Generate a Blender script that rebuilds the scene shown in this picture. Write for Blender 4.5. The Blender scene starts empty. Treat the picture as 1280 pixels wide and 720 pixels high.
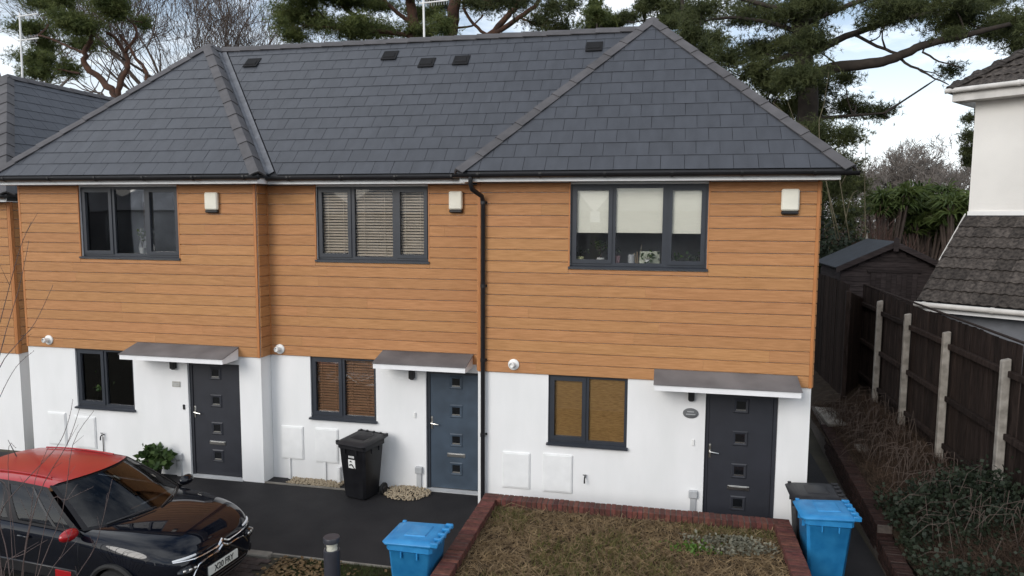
import bpy, bmesh, math, random
import numpy as np
from mathutils import Vector, Matrix
R_ = math.radians
rnd = random.Random(7)
NR = np.random.default_rng(11)
scene = bpy.context.scene
COL = scene.collection

# ------------------------------------------------------------------ camera
CAM = Vector((2.893, -10.875, 4.689)); FPX = 891.6; YAW, PIT, ROL = .2123, .0978, .0052
_F = Vector((-math.sin(YAW)*math.cos(PIT), math.cos(YAW)*math.cos(PIT), -math.sin(PIT)))
_R0 = Vector((math.cos(YAW), math.sin(YAW), 0)); _U0 = _R0.cross(_F)
_R = _R0*math.cos(ROL) + _U0*math.sin(ROL); _U = _U0*math.cos(ROL) - _R0*math.sin(ROL)
cd = bpy.data.cameras.new('camera'); cam = bpy.data.objects.new('camera', cd); COL.objects.link(cam)
cam.matrix_world = Matrix(((_R.x, _U.x, -_F.x, CAM.x), (_R.y, _U.y, -_F.y, CAM.y), (_R.z, _U.z, -_F.z, CAM.z), (0, 0, 0, 1)))
cd.sensor_width = 36; cd.lens = FPX/1280*36; cd.clip_start = .1; cd.clip_end = 3000
scene.camera = cam
def at(px, py, Y):
    d = _F + _R*((px-640)/FPX) - _U*((py-360)/FPX)
    return CAM + d*((Y-CAM.y)/d.y)
def atx(px, py, X):
    d = _F + _R*((px-640)/FPX) - _U*((py-360)/FPX)
    return CAM + d*((X-CAM.x)/d.x)

# ------------------------------------------------------------------ sky, sun, exposure
SUN_EL, SUN_AZ = R_(25), R_(208)          # azimuth clockwise from +Y
w = bpy.data.worlds.new('World'); scene.world = w; w.use_nodes = True
nt = w.node_tree; N = nt.nodes; Lk = nt.links
bg = N['Background']; bg.inputs['Strength'].default_value = .12
sky = N.new('ShaderNodeTexSky'); sky.sky_type = 'NISHITA'; sky.sun_disc = False
sky.sun_elevation = SUN_EL; sky.sun_rotation = SUN_AZ; sky.air_density = 1.0; sky.dust_density = 1.0
tc = N.new('ShaderNodeTexCoord'); sp = N.new('ShaderNodeSeparateXYZ'); Lk.new(tc.outputs['Generated'], sp.inputs[0])
def mth(op, a, b=None, clampv=False):
    m = N.new('ShaderNodeMath'); m.operation = op; m.use_clamp = clampv
    for i, v in enumerate((a, b)):
        if v is None: continue
        if hasattr(v, 'links'): Lk.new(v, m.inputs[i])
        else: m.inputs[i].default_value = v
    return m.outputs[0]
zc_ = mth('ADD', mth('MAXIMUM', sp.outputs[2], 0.0), .16)        # clouds lie on a flat layer overhead
cxy = N.new('ShaderNodeCombineXYZ'); Lk.new(mth('DIVIDE', sp.outputs[0], zc_), cxy.inputs[0]); Lk.new(mth('DIVIDE', sp.outputs[1], zc_), cxy.inputs[1])
no = N.new('ShaderNodeTexNoise'); no.inputs['Scale'].default_value = .85; no.inputs['Detail'].default_value = 8; no.inputs['Roughness'].default_value = .6
Lk.new(cxy.outputs[0], no.inputs['Vector'])
cr = N.new('ShaderNodeMapRange'); cr.inputs[1].default_value = .40; cr.inputs[2].default_value = .60; Lk.new(no.outputs['Fac'], cr.inputs[0])
hz = mth('SUBTRACT', 1.0, mth('MULTIPLY', sp.outputs[2], 3.4), True)  # pale haze towards the horizon all round
mx = N.new('ShaderNodeMix'); mx.data_type = 'RGBA'; Lk.new(mth('MAXIMUM', cr.outputs[0], hz), mx.inputs['Factor'])
Lk.new(sky.outputs['Color'], mx.inputs['A']); mx.inputs['B'].default_value = (10.6, 11.0, 11.5, 1)
Lk.new(mx.outputs['Result'], bg.inputs['Color'])
sl = bpy.data.lights.new('sun', 'SUN'); so = bpy.data.objects.new('sun', sl); COL.objects.link(so)
sl.energy = 1.5; sl.angle = R_(30); sl.color = (1, .97, .93)
so.rotation_euler = Vector((-math.sin(SUN_AZ)*math.cos(SUN_EL), -math.cos(SUN_AZ)*math.cos(SUN_EL), -math.sin(SUN_EL))).to_track_quat('-Z', 'Y').to_euler()
so.location = (-10, -20, 30)
vs = scene.view_settings; vs.view_transform = 'Standard'; vs.look = 'None'; vs.gamma = 1; vs.exposure = 0.16
scene.render.engine = 'CYCLES'
scene.cycles.max_bounces = 8; scene.cycles.transparent_max_bounces = 12

# ------------------------------------------------------------------ materials
MATS = {}
def pm(name, col, rough=.7, var=.15, scale=6, bump=0, bscale=None, metal=0, orand=0, spec=.5, coat=0, stretch=(1, 1, 1), col2=None, hue=0, detail=6):
    """principled material with noise colour variation in world position, per-object variation and fine relief"""
    if name in MATS: return MATS[name]
    m = bpy.data.materials.new(name); m.use_nodes = True; t = m.node_tree; n = t.nodes; l = t.links
    b = n['Principled BSDF']
    b.inputs['Roughness'].default_value = rough; b.inputs['Metallic'].default_value = metal
    b.inputs['Specular IOR Level'].default_value = spec; b.inputs['Coat Weight'].default_value = coat
    b.inputs['Coat Roughness'].default_value = .03
    g = n.new('ShaderNodeNewGeometry'); mpn = n.new('ShaderNodeMapping'); mpn.inputs['Scale'].default_value = stretch
    l.new(g.outputs['Position'], mpn.inputs['Vector'])
    nz = n.new('ShaderNodeTexNoise'); nz.inputs['Scale'].default_value = scale; nz.inputs['Detail'].default_value = detail
    oi = n.new('ShaderNodeObjectInfo')
    if orand:
        sc = n.new('ShaderNodeVectorMath'); sc.operation = 'MULTIPLY_ADD'
        cx = n.new('ShaderNodeCombineXYZ'); l.new(oi.outputs['Random'], cx.inputs[0]); l.new(oi.outputs['Random'], cx.inputs[1])
        sc.inputs[1].default_value = (37, 17, 7); l.new(cx.outputs[0], sc.inputs[0]); l.new(mpn.outputs[0], sc.inputs[2])
        l.new(sc.outputs[0], nz.inputs['Vector'])
    else: l.new(mpn.outputs[0], nz.inputs['Vector'])
    c2 = col2 or tuple(min(1, c*(1+var)) for c in col); c1 = col if col2 else tuple(c*(1-var) for c in col)
    mr = n.new('ShaderNodeMapRange'); mr.inputs[1].default_value = .3; mr.inputs[2].default_value = .7
    l.new(nz.outputs['Fac'], mr.inputs[0])
    mc = n.new('ShaderNodeMix'); mc.data_type = 'RGBA'; mc.inputs['A'].default_value = (*c1, 1); mc.inputs['B'].default_value = (*c2, 1)
    l.new(mr.outputs[0], mc.inputs['Factor']); out = mc.outputs['Result']
    if orand:
        hs = n.new('ShaderNodeHueSaturation'); l.new(out, hs.inputs['Color'])
        m2 = n.new('ShaderNodeMapRange'); m2.inputs[3].default_value = 1-orand; m2.inputs[4].default_value = 1+orand
        l.new(oi.outputs['Random'], m2.inputs[0]); l.new(m2.outputs[0], hs.inputs['Value'])
        if hue:
            m3 = n.new('ShaderNodeMapRange'); m3.inputs[3].default_value = .5-hue; m3.inputs[4].default_value = .5+hue
            mf = n.new('ShaderNodeMath'); mf.operation = 'FRACT'; mm = n.new('ShaderNodeMath'); mm.operation = 'MULTIPLY'; mm.inputs[1].default_value = 7.3
            l.new(oi.outputs['Random'], mm.inputs[0]); l.new(mm.outputs[0], mf.inputs[0]); l.new(mf.outputs[0], m3.inputs[0]); l.new(m3.outputs[0], hs.inputs['Hue'])
        out = hs.outputs['Color']
    l.new(out, b.inputs['Base Color'])
    if bump:
        nb = n.new('ShaderNodeTexNoise'); nb.inputs['Scale'].default_value = bscale or scale*6; nb.inputs['Detail'].default_value = 5
        l.new(mpn.outputs[0], nb.inputs['Vector'])
        bp = n.new('ShaderNodeBump'); bp.inputs['Strength'].default_value = bump; bp.inputs['Distance'].default_value = .01
        l.new(nb.outputs['Fac'], bp.inputs['Height']); l.new(bp.outputs[0], b.inputs['Normal'])
    MATS[name] = m; return m
def glass(name, tint=(.985, .99, .99), ior=1.55):
    m = bpy.data.materials.new(name); m.use_nodes = True; t = m.node_tree; n = t.nodes; l = t.links; n.remove(n['Principled BSDF'])
    tr = n.new('ShaderNodeBsdfTransparent'); tr.inputs[0].default_value = (*tint, 1)
    gl = n.new('ShaderNodeBsdfGlossy'); gl.inputs['Roughness'].default_value = .01
    fr = n.new('ShaderNodeFresnel'); fr.inputs[0].default_value = ior
    ms = n.new('ShaderNodeMixShader'); l.new(fr.outputs[0], ms.inputs[0]); l.new(tr.outputs[0], ms.inputs[1]); l.new(gl.outputs[0], ms.inputs[2])
    l.new(ms.outputs[0], n['Material Output'].inputs[0]); MATS[name] = m; return m
def leafmat(name, c1, c2, scale=1.5, rough=.6, trans=.25):
    m = pm(name, c1, rough, col2=c2, scale=scale, spec=.3)
    t = m.node_tree; n = t.nodes; l = t.links; b = n['Principled BSDF']
    tl = n.new('ShaderNodeBsdfTranslucent'); ms = n.new('ShaderNodeMixShader'); ms.inputs[0].default_value = trans
    src = b.inputs['Base Color'].links[0].from_socket; l.new(src, tl.inputs[0])
    l.new(b.outputs[0], ms.inputs[1]); l.new(tl.outputs[0], ms.inputs[2]); l.new(ms.outputs[0], n['Material Output'].inputs[0]); return m

M_RENDER = pm('white_render', (.75, .755, .75), .9, scale=1.6, col2=(.82, .82, .82), bump=.25, bscale=90, stretch=(1.6, 1.6, .5))
M_CLAD = pm('cedar_cladding', (.36, .170, .066), .6, scale=7, stretch=(.55, .55, 9), bump=.5, bscale=22, orand=.05, hue=.003, col2=(.49, .245, .106), spec=.3, detail=9)
M_TRIM = pm('cedar_trim', (.42, .165, .05), .55, .12, 9, .2, 30, stretch=(6, 6, .6))
M_TILE = pm('slate_tile', (.047, .051, .061), .45, .14, 2.5, .2, 60, orand=.055, stretch=(2.5, 1, .6))
M_DECK = pm('roof_underlay', (.022, .023, .027), .8, .1)
M_HIP = pm('hip_tile', (.075, .072, .076), .75, .18, 5, .3, 40, orand=.12)
M_LEADV = pm('lead_valley', (.13, .135, .15), .5, .25, 6)
M_BLACKP = pm('black_plastic', (.012, .012, .014), .35, .2, 5)
M_VENT = pm('roof_vent_plastic', (.012, .012, .013), .8, .2, spec=.2)
M_FASCIA = pm('white_upvc', (.78, .79, .8), .4, .04, 3)
M_FRAME = pm('anthracite_upvc', (.030, .035, .045), .38, .1, 4)
M_DOOR = pm('anthracite_door', (.026, .028, .036), .45, .1, 5, .1, 60)
M_DOORB = pm('slate_blue_door', (.042, .062, .088), .5, .22, 3.5, .1, 60)
M_CHROME = pm('satin_steel', (.62, .61, .58), .28, .05, metal=1)
M_CANTOP = pm('lead_sheet', (.07, .069, .074), .6, scale=1.5, col2=(.17, .165, .168), bump=.15)
M_CANW = pm('white_painted_edge', (.80, .80, .81), .55, .04)
M_GLASS = glass('window_glass')
M_DARKGL = pm('dark_pane', (.008, .009, .011), .08, .1, spec=.7)
M_ROOM = pm('room_plaster', (.55, .54, .53), .9, .1)
M_ROOMF = pm('room_carpet', (.08, .07, .065), .95, .1)
M_BLIND = pm('cream_blind', (.92, .90, .79), .85, .02, stretch=(1, 1, 12))
M_VENET = pm('taupe_slat', (.66, .57, .46), .6, .1)
M_VENETB = pm('brown_slat', (.36, .20, .115), .55, .12)
M_BAMBOO = pm('bamboo_blind', (.24, .125, .035), .7, scale=9, col2=(.46, .27, .09), stretch=(1.3, 1, 14), bump=.4, bscale=30)
M_WHITEP = pm('white_plastic', (.76, .76, .74), .4, .04)
M_CREAMP = pm('cream_plastic', (.74, .72, .62), .45, .06)
M_METER = pm('meter_box_white', (.78, .785, .78), .5, .04)
M_GREYP = pm('grey_plastic', (.42, .43, .44), .5, .1)
M_TARMAC = pm('tarmac', (.009, .0085, .010), .75, scale=2.2, col2=(.020, .0185, .020), bump=.9, bscale=130, spec=.35)
M_GROUND = pm('earth', (.05, .045, .03), .95, .3, 1.5, .5, 20)
M_CONC = pm('concrete', (.20, .185, .16), .9, .25, 5, .5, 50)
M_POST = pm('concrete_post', (.17, .155, .135), .92, scale=7, col2=(.36, .335, .30), bump=.6, bscale=45)
M_BRICK = pm('red_brick', (.095, .029, .021), .85, .4, 14, .7, 70, orand=.30, hue=.008)
M_BRICKD = pm('old_brick', (.026, .013, .011), .9, .4, 12, .7, 70, orand=.3, spec=.2)
M_MORTAR = pm('mortar', (.085, .07, .06), .95, .25, 20)
M_PAVER = pm('paver', (.055, .040, .036), .9, .3, 15, .6, 80, orand=.25)
M_FENCE = pm('stained_fence', (.026, .0185, .016), .9, .45, 8, .5, 40, stretch=(2.5, 2.5, .4), orand=.3, spec=.12)
M_SHED = pm('shed_timber', (.036, .029, .029), .9, .4, 7, .4, 40, stretch=(.5, .5, 4), orand=.25, spec=.15)
M_FENCE2 = pm('weathered_fence', (.022, .014, .011), .9, .4, 8, .5, 40, stretch=(2.5, 2.5, .4), orand=.35, spec=.1)
M_FELT = pm('roof_felt', (.022, .027, .035), .8, .25, 4, .4, 90)
M_OLDTILE = pm('old_concrete_tile', (.019, .016, .015), .9, scale=14, col2=(.085, .073, .064), bump=.9, bscale=40, orand=.3, spec=.2)
M_NRENDER = pm('pale_render', (.72, .70, .66), .9, .06, .9, .3, 80)
M_NPAINT = pm('weathered_paint', (.55, .53, .50), .7, .15, 4, .2)
M_NWALL = pm('grey_wall', (.16, .17, .19), .8, .1)
M_BLUE = pm('blue_bin', (.014, .175, .42), .45, scale=7, col2=(.03, .25, .53), bump=.1, bscale=60)
M_BLKBIN = pm('charcoal_bin', (.009, .009, .011), .45, scale=6, col2=(.021, .021, .024), bump=.1, bscale=60, spec=.35)
M_TYRE = pm('rubber', (.012, .012, .012), .8, .2)
M_BARK = pm('pine_bark', (.105, .048, .028), .95, scale=5, col2=(.035, .022, .017), bump=.8, bscale=12)
M_BARKD = pm('dark_bark', (.028, .021, .016), .95, .35, 5, .8, 12)
M_TWIG = pm('bare_twig', (.16, .14, .125), .9, .35, 3)
M_TWIGD = pm('brown_twig', (.075, .055, .045), .9, .35, 3)
M_SAP = pm('sapling_bark', (.10, .07, .065), .7, .3, 8)
M_NEEDLE = leafmat('pine_needle', (.044, .068, .020), (.17, .195, .062), 2.2, trans=.35)
M_NEEDLED = leafmat('dark_pine_needle', (.032, .046, .018), (.115, .130, .048), 2.0, trans=.35)
M_IVY = leafmat('ivy_leaf', (.010, .017, .010), (.030, .042, .024), 4, trans=.15)
M_PLANT = leafmat('shrub_leaf', (.022, .05, .014), (.065, .105, .028), 6)
M_CORDY = leafmat('strap_leaf', (.04, .07, .018), (.12, .155, .045), 1.6)
M_GRASS = leafmat('lawn_grass', (.022, .040, .010), (.06, .085, .022), 6)
M_STRAW = leafmat('dead_grass', (.115, .078, .045), (.34, .245, .135), 9)
M_WEED = leafmat('weed_leaf', (.06, .065, .018), (.15, .145, .045), 8)
M_PALE = leafmat('felted_leaf', (.12, .12, .085), (.25, .24, .185), 8)
M_DLEAF = leafmat('fallen_leaf', (.10, .055, .022), (.27, .19, .10), 22)
M_GRAVEL = pm('gravel_stone', (.30, .235, .15), .85, scale=45, col2=(.50, .42, .31))
M_SOIL = pm('soil', (.035, .025, .017), .95, .35, 8, .8, 40, spec=.15)

# ------------------------------------------------------------------ builders
WM = {}
def par(o, p):
    o.parent = p
    o.matrix_parent_inverse = WM.get(p.name, Matrix()).inverted()
def tag(o, label=None, cat=None, group=None, kind=None):
    if label: o['label'] = label
    if cat: o['category'] = cat
    if group: o['group'] = group
    if kind: o['kind'] = kind
    return o
def thing(name, loc, label, cat, group=None, rz=0):
    o = bpy.data.objects.new(name, None); COL.objects.link(o); o.empty_display_size = .2
    o.location = loc; o.rotation_euler = (0, 0, rz)
    WM[o.name] = Matrix.Translation(loc) @ Matrix.Rotation(rz, 4, 'Z')
    return tag(o, label, cat, group)
def link(name, me, parent=None, mw=None):
    o = bpy.data.objects.new(name, me); COL.objects.link(o)
    mw = mw or Matrix(); o.matrix_basis = mw; WM[o.name] = mw.copy()
    if parent is not None: par(o, parent)
    return o
class MB:
    def __init__(s): s.v = []; s.f = []
    def add(s, vs, fs):
        b = len(s.v); s.v += [tuple(p) for p in vs]; s.f += [tuple(i+b for i in f) for f in fs]; return s
    def box(s, x0, x1, y0, y1, z0, z1):
        return s.add([(x0, y0, z0), (x1, y0, z0), (x1, y1, z0), (x0, y1, z0), (x0, y0, z1), (x1, y0, z1), (x1, y1, z1), (x0, y1, z1)],
                     [(0, 3, 2, 1), (4, 5, 6, 7), (0, 1, 5, 4), (1, 2, 6, 5), (2, 3, 7, 6), (3, 0, 4, 7)])
    def cbox(s, x0, x1, y0, y1, z0, z1, c):
        """box with chamfered edges"""
        bm = bmesh.new(); bmesh.ops.create_cube(bm, size=1)
        for q in bm.verts: q.co = Vector(((x0+x1)/2+q.co.x*(x1-x0), (y0+y1)/2+q.co.y*(y1-y0), (z0+z1)/2+q.co.z*(z1-z0)))
        bmesh.ops.bevel(bm, geom=list(bm.edges), offset=c, segments=1, affect='EDGES')
        return s.bm(bm)
    def bm(s, bm):
        bm.verts.index_update(); s.add([q.co for q in bm.verts], [[q.index for q in f.verts] for f in bm.faces]); bm.free(); return s
    def quad(s, *p): return s.add(p, [tuple(range(len(p)))])
    def prism(s, pts, off):
        n = len(pts); off = Vector(off); P = [Vector(p) for p in pts]
        return s.add(P+[p+off for p in P], [tuple(range(n))[::-1], tuple(range(n, 2*n))]+[(i, (i+1) % n, n+(i+1) % n, n+i) for i in range(n)])
    def hexa(s, lo, hi):
        """two quads joined"""
        return s.add(list(lo)+list(hi), [(3, 2, 1, 0), (4, 5, 6, 7)]+[(i, (i+1) % 4, 4+(i+1) % 4, 4+i) for i in range(4)])
    def tube(s, pts, rad, n=6, cap=True):
        P = [Vector(p) for p in pts]
        if not hasattr(rad, '__len__'): rad = [rad]*len(P)
        vs = []; up = None
        for i, p in enumerate(P):
            d = (P[min(i+1, len(P)-1)]-P[max(i-1, 0)])
            if d.length < 1e-9: d = Vector((0, 0, 1))
            d.normalize()
            if up is None: up = Vector((0, 0, 1)) if abs(d.z) < .9 else Vector((1, 0, 0))
            a = d.cross(up); 
            if a.length < 1e-6: a = d.orthogonal()
            a.normalize(); b = a.cross(d); up = b
            for k in range(n):
                t = 2*math.pi*k/n; vs.append(p+(a*math.cos(t)+b*math.sin(t))*rad[i])
        fs = [(i*n+k, i*n+(k+1) % n, (i+1)*n+(k+1) % n, (i+1)*n+k) for i in range(len(P)-1) for k in range(n)]
        if cap: fs += [tuple(range(n))[::-1], tuple(range((len(P)-1)*n, len(P)*n))]
        return s.add(vs, fs)
    def lathe(s, prof, c, n=20, ax=None):
        """profile of (r,h) about axis ax through c"""
        ax = Vector(ax or (0, 0, 1)).normalized(); a = ax.orthogonal().normalized(); b = ax.cross(a); c = Vector(c); vs = []
        for r, h in prof:
            for k in range(n):
                t = 2*math.pi*k/n; vs.append(c+ax*h+(a*math.cos(t)+b*math.sin(t))*r)
        fs = [(i*n+k, i*n+(k+1) % n, (i+1)*n+(k+1) % n, (i+1)*n+k) for i in range(len(prof)-1) for k in range(n)]
        fs += [tuple(range(n))[::-1], tuple(range((len(prof)-1)*n, len(prof)*n))]
        return s.add(vs, fs)
    def mesh(s, name, mat, smooth=False):
        me = bpy.data.meshes.new(name); me.from_pydata(s.v, [], s.f); me.materials.append(mat)
        bm = bmesh.new(); bm.from_mesh(me); bmesh.ops.recalc_face_normals(bm, faces=bm.faces); bm.to_mesh(me); bm.free()
        if smooth:
            for p in me.polygons: p.use_smooth = True
            if smooth != 'all': 
                try: me.set_sharp_from_angle(angle=R_(38))
                except Exception: pass
        return me
    def build(s, name, mat, parent=None, smooth=False, mw=None, subsurf=0):
        if parent is None and mw is None:       # a thing of one mesh: origin at its base
            A = np.array(s.v); c = Vector(((A[:, 0].min()+A[:, 0].max())/2, (A[:, 1].min()+A[:, 1].max())/2, A[:, 2].min()))
            s.v = [tuple(Vector(p)-c) for p in s.v]; mw = Matrix.Translation(c)
        o = link(name, s.mesh(name, mat, smooth), parent, mw)
        if subsurf:
            md = o.modifiers.new('s', 'SUBSURF'); md.levels = md.render_levels = subsurf
        return o
def stuff_mesh(name, V, F, mat, parent=None, label=None, kind='stuff', cat=None, nper=3):
    V = np.asarray(V, dtype=np.float32).reshape(-1, 3); F = np.asarray(F, dtype=np.int32).reshape(-1, nper)
    me = bpy.data.meshes.new(name); me.vertices.add(len(V)); me.vertices.foreach_set('co', V.ravel())
    me.loops.add(F.size); me.loops.foreach_set('vertex_index', F.ravel())
    me.polygons.add(len(F)); me.polygons.foreach_set('loop_start', np.arange(len(F), dtype=np.int32)*nper)
    me.materials.append(mat); me.update(calc_edges=True); me.validate()
    o = link(name, me, parent)
    return tag(o, label, cat, None, kind)
def blades(C, D, W, rng=NR):
    """thin triangles from base points C along vectors D with width W: returns V,F"""
    n = len(C); D = np.asarray(D); r = rng.normal(size=(n, 3)); s = np.cross(D, r); s /= (np.linalg.norm(s, axis=1, keepdims=True)+1e-9)
    s = s*np.asarray(W).reshape(-1, 1)/2
    V = np.stack([C-s, C+s, C+D], 1).reshape(-1, 3); return V, np.arange(3*n).reshape(-1, 3)
def leaves(C, size, rng=NR, flat=.0, aspect=.6):
    """small folded diamond leaves (quads as two triangles) round points C"""
    n = len(C); a = rng.normal(size=(n, 3)); a[:, 2] *= (1-flat); a /= np.linalg.norm(a, axis=1, keepdims=True)
    r = rng.normal(size=(n, 3)); r[:, 2] *= (1-flat); b = np.cross(a, r) if flat < .5 else np.stack([-a[:, 1], a[:, 0], rng.normal(size=n)*.3], 1)
    b /= np.linalg.norm(b, axis=1, keepdims=True)+1e-9
    s = np.asarray(size).reshape(-1, 1)*(.7+.6*rng.random((n, 1)))
    V = np.stack([C, C+a*s*.5+b*s*aspect*.5, C+a*s, C+a*s*.5-b*s*aspect*.5], 1).reshape(-1, 3)
    i = np.arange(n)*4; F = np.concatenate([np.stack([i, i+1, i+2], 1), np.stack([i, i+2, i+3], 1)]); return V, F
def clip(poly, planes):
    for (a, b, c) in planes:                 # keep a*u+b*v<=c
        out = []
        for i in range(len(poly)):
            p, q = poly[i], poly[(i+1) % len(poly)]; dp, dq = a*p[0]+b*p[1]-c, a*q[0]+b*q[1]-c
            if dp <= 0: out.append(p)
            if dp*dq < 0: t = dp/(dp-dq); out.append((p[0]+t*(q[0]-p[0]), p[1]+t*(q[1]-p[1])))
        poly = out
        if len(poly) < 3: return []
    return poly
def area(p): return abs(sum(p[i][0]*p[(i+1) % len(p)][1]-p[(i+1) % len(p)][0]*p[i][1] for i in range(len(p))))/2

# ------------------------------------------------------------------ ground
g = MB(); g.quad((-900, -900, -.03), (900, -900, -.03), (900, 1500, -.03), (-900, 1500, -.03)).build('ground', M_GROUND, mw=Matrix())
tag(bpy.data.objects['ground'], kind='structure')
t = MB(); t.box(-16, .45, -2.22, .5, -.2, 0); t.box(.45, 4.4, -.8, .02, -.2, 0); t.box(4.4, 5.85, -2.9, 6, -.2, -.002)
tag(t.build('driveway', M_TARMAC, mw=Matrix()), kind='structure')
k = MB(); k.box(-2.36, .33, -2.262, -2.222, -.2, .012); tag(k.build('kerb_edging', M_CONC, mw=Matrix()), kind='structure')
k = MB(); k.cbox(-2.87, -2.37, -2.37, -2.222, -.2, .03, .012); k.cbox(-4.0, -2.875, -2.37, -2.222, -.2, .03, .012); k.cbox(-5.5, -4.005, -2.37, -2.222, -.2, .03, .012)
tag(k.build('kerb', M_CONC, mw=Matrix()), kind='structure')
# block paving where the car stands
pv = MB(); pv.box(-16, -2.2, -7.5, -2.372, -.3, -.035); pav = pv.build('block_paving', M_MORTAR, mw=Matrix()); tag(pav, kind='structure')
bl = MB(); bl.cbox(0, .196, 0, .096, -.03, .022, .006); blm = bl.mesh('paver', M_PAVER)
for r in range(24):
    for c in range(12):
        x = -4.5+c*.2+(r % 2)*.1; y = -2.474-r*.1
        if x+.2 > -2.2: continue
        link('paver', blm, pav, Matrix.Translation((x, y, -.022+rnd.uniform(-.003, .002))))
# lawn strip
lw = MB(); lw.box(-2.2, .36, -5.5, -2.264, -.2, -.005); tag(lw.build('lawn', M_SOIL, mw=Matrix()), kind='structure')
n = 26000; C = np.stack([NR.uniform(-2.2, .34, n), NR.uniform(-4.2, -2.27, n), np.full(n, -.006)], 1)
keep = NR.random(n) < np.clip((C[:, 0]+2.25)/.6, .12, 1); C = C[keep]; n = len(C)
D = np.stack([NR.normal(0, .018, n), NR.normal(0, .018, n), NR.uniform(.02, .06, n)], 1); V, F = blades(C, D, np.full(n, .006))
stuff_mesh('grass', V, F, M_GRASS, label='short green grass on the verge beside the bollard', cat='grass')
n = 900; C = np.stack([-2.2+NR.gamma(1.6, .28, n), NR.uniform(-3.4, -2.33, n), NR.uniform(.01, .05, n)], 1); C = C[C[:, 0] < -.6]
V, F = leaves(C, np.full(len(C), .06), flat=.75, aspect=.7); stuff_mesh('fallen_leaves', V, F, M_DLEAF, label='brown fallen leaves scattered on the grass verge', cat='leaves')
# gravel strips by the middle house
def gravel(name, pts, rr, label):
    base = np.array([(0, 0, 1), (.9, 0, 0), (0, .8, 0), (-.9, 0, 0), (0, -.8, 0), (0, 0, -1)]); fs = np.array([(0, 1, 2), (0, 2, 3), (0, 3, 4), (0, 4, 1), (5, 2, 1), (5, 3, 2), (5, 4, 3), (5, 1, 4)])
    V = []; F = []
    for i, p in enumerate(pts):
        s = rr*rnd.uniform(.6, 1.3); a = rnd.uniform(0, 6.28); ca, sa = math.cos(a), math.sin(a)
        b = base*np.array([s, s*rnd.uniform(.6, 1), s*.6])*(1+NR.normal(0, .12, (6, 1))); V.append(np.stack([b[:, 0]*ca-b[:, 1]*sa, b[:, 0]*sa+b[:, 1]*ca, b[:, 2]], 1)+p); F.append(fs+6*i)
    stuff_mesh(name, np.concatenate(V), np.concatenate(F), M_GRAVEL, label=label, cat='gravel')
P = []
for i in range(1100):
    a = rnd.uniform(0, 6.28); q = math.sqrt(rnd.random()); x = -1.32+.40*q*math.cos(a); y = .28+.36*q*math.sin(a)
    if y < .46: P.append((x, y, .01+.06*max(0, 1-q)+.025*rnd.random()))
gravel('gravel', P, .022, 'heap of pale gravel between black bin and blue-grey door')
gravel('gravel', [(rnd.uniform(-3.55, -2.55), rnd.uniform(.19, .46), .01+.03*rnd.random()) for i in range(1100)], .019, 'tan gravel strip under the meter boxes of the middle house')
kb = MB(); kb.box(-3.94, -2.2, .15, .185, -.1, .022); tag(kb.build('path_edging', M_CONC, mw=Matrix()), kind='structure')

# ------------------------------------------------------------------ houses
S = 1.0144
TG, TW, TT = .302, .336, .0055
def tz(y): return TT*1.3*(1-y/TG)
def tile_mesh(poly):
    mb = MB(); n = len(poly); lo = [(p[0], p[1], tz(p[1])) for p in poly]; hi = [(p[0], p[1], tz(p[1])+TT) for p in poly]
    mb.add(lo+hi, [tuple(range(n))[::-1], tuple(range(n, 2*n))]+[(i, (i+1) % n, n+(i+1) % n, n+i) for i in range(n)])
    return mb.mesh('tile', M_TILE)
FULL = [(.003, 0), (TW-.003, 0), (TW-.003, TG+.04), (.003, TG+.04)]
FULLM = tile_mesh(FULL)
def tile_slope(roof, poly, e0, e1, lift=.012, skip=(), umin=None, umax=None):
    """lay single tiles over a planar slope polygon; e0->e1 is the eaves line seen from outside, left to right"""
    e0, e1 = Vector(e0), Vector(e1); u = (e1-e0).normalized(); P3 = [Vector(p) for p in poly]
    nrm = None
    for p in P3:
        c = u.cross(p-e0)
        if c.length > .3: nrm = c.normalized(); break
    if nrm.z < 0: nrm = -nrm
    v = nrm.cross(u)
    P = [((p-e0).dot(u), (p-e0).dot(v)) for p in P3]
    cx, cy = sum(p[0] for p in P)/len(P), sum(p[1] for p in P)/len(P); pl = []
    for i in range(len(P)):
        a, b = P[i], P[(i+1) % len(P)]; nx, ny = b[1]-a[1], a[0]-b[0]
        if math.hypot(nx, ny) < 1e-6: continue
        c = nx*a[0]+ny*a[1]
        if nx*cx+ny*cy > c: nx, ny, c = -nx, -ny, -c
        pl.append((nx, ny, c))
    u0, u1 = min(p[0] for p in P), max(p[0] for p in P); vm = max(p[1] for p in P)
    for r in range(int(vm/TG)+1):
        off = -TW*.5*(r % 2)-TW*2+rnd.uniform(-.012, .012)+u0
        for c in range(int((u1-u0)/TW)+5):
            a, b = off+c*TW, r*TG
            q = [(a+p[0], b+p[1]) for p in FULL]; k = clip(q, pl)
            if len(k) < 3 or area(k) < .004: continue
            if umin is not None and a+TW < umin or umax is not None and a > umax: continue
            O = e0+u*a+v*b+nrm*(lift+rnd.uniform(0, .0025)); tw = rnd.uniform(-.004, .004)
            uu = (u+v*tw).normalized(); vv = nrm.cross(uu)
            Mx = Matrix(((uu.x, vv.x, nrm.x, O.x), (uu.y, vv.y, nrm.y, O.y), (uu.z, vv.z, nrm.z, O.z), (0, 0, 0, 1)))
            if area(k) > area(q)-1e-6: me = FULLM
            else: me = tile_mesh([(p[0]-a, p[1]-b) for p in k])
            link('tile', me, roof, Mx)
    return e0, u, v, nrm
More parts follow.
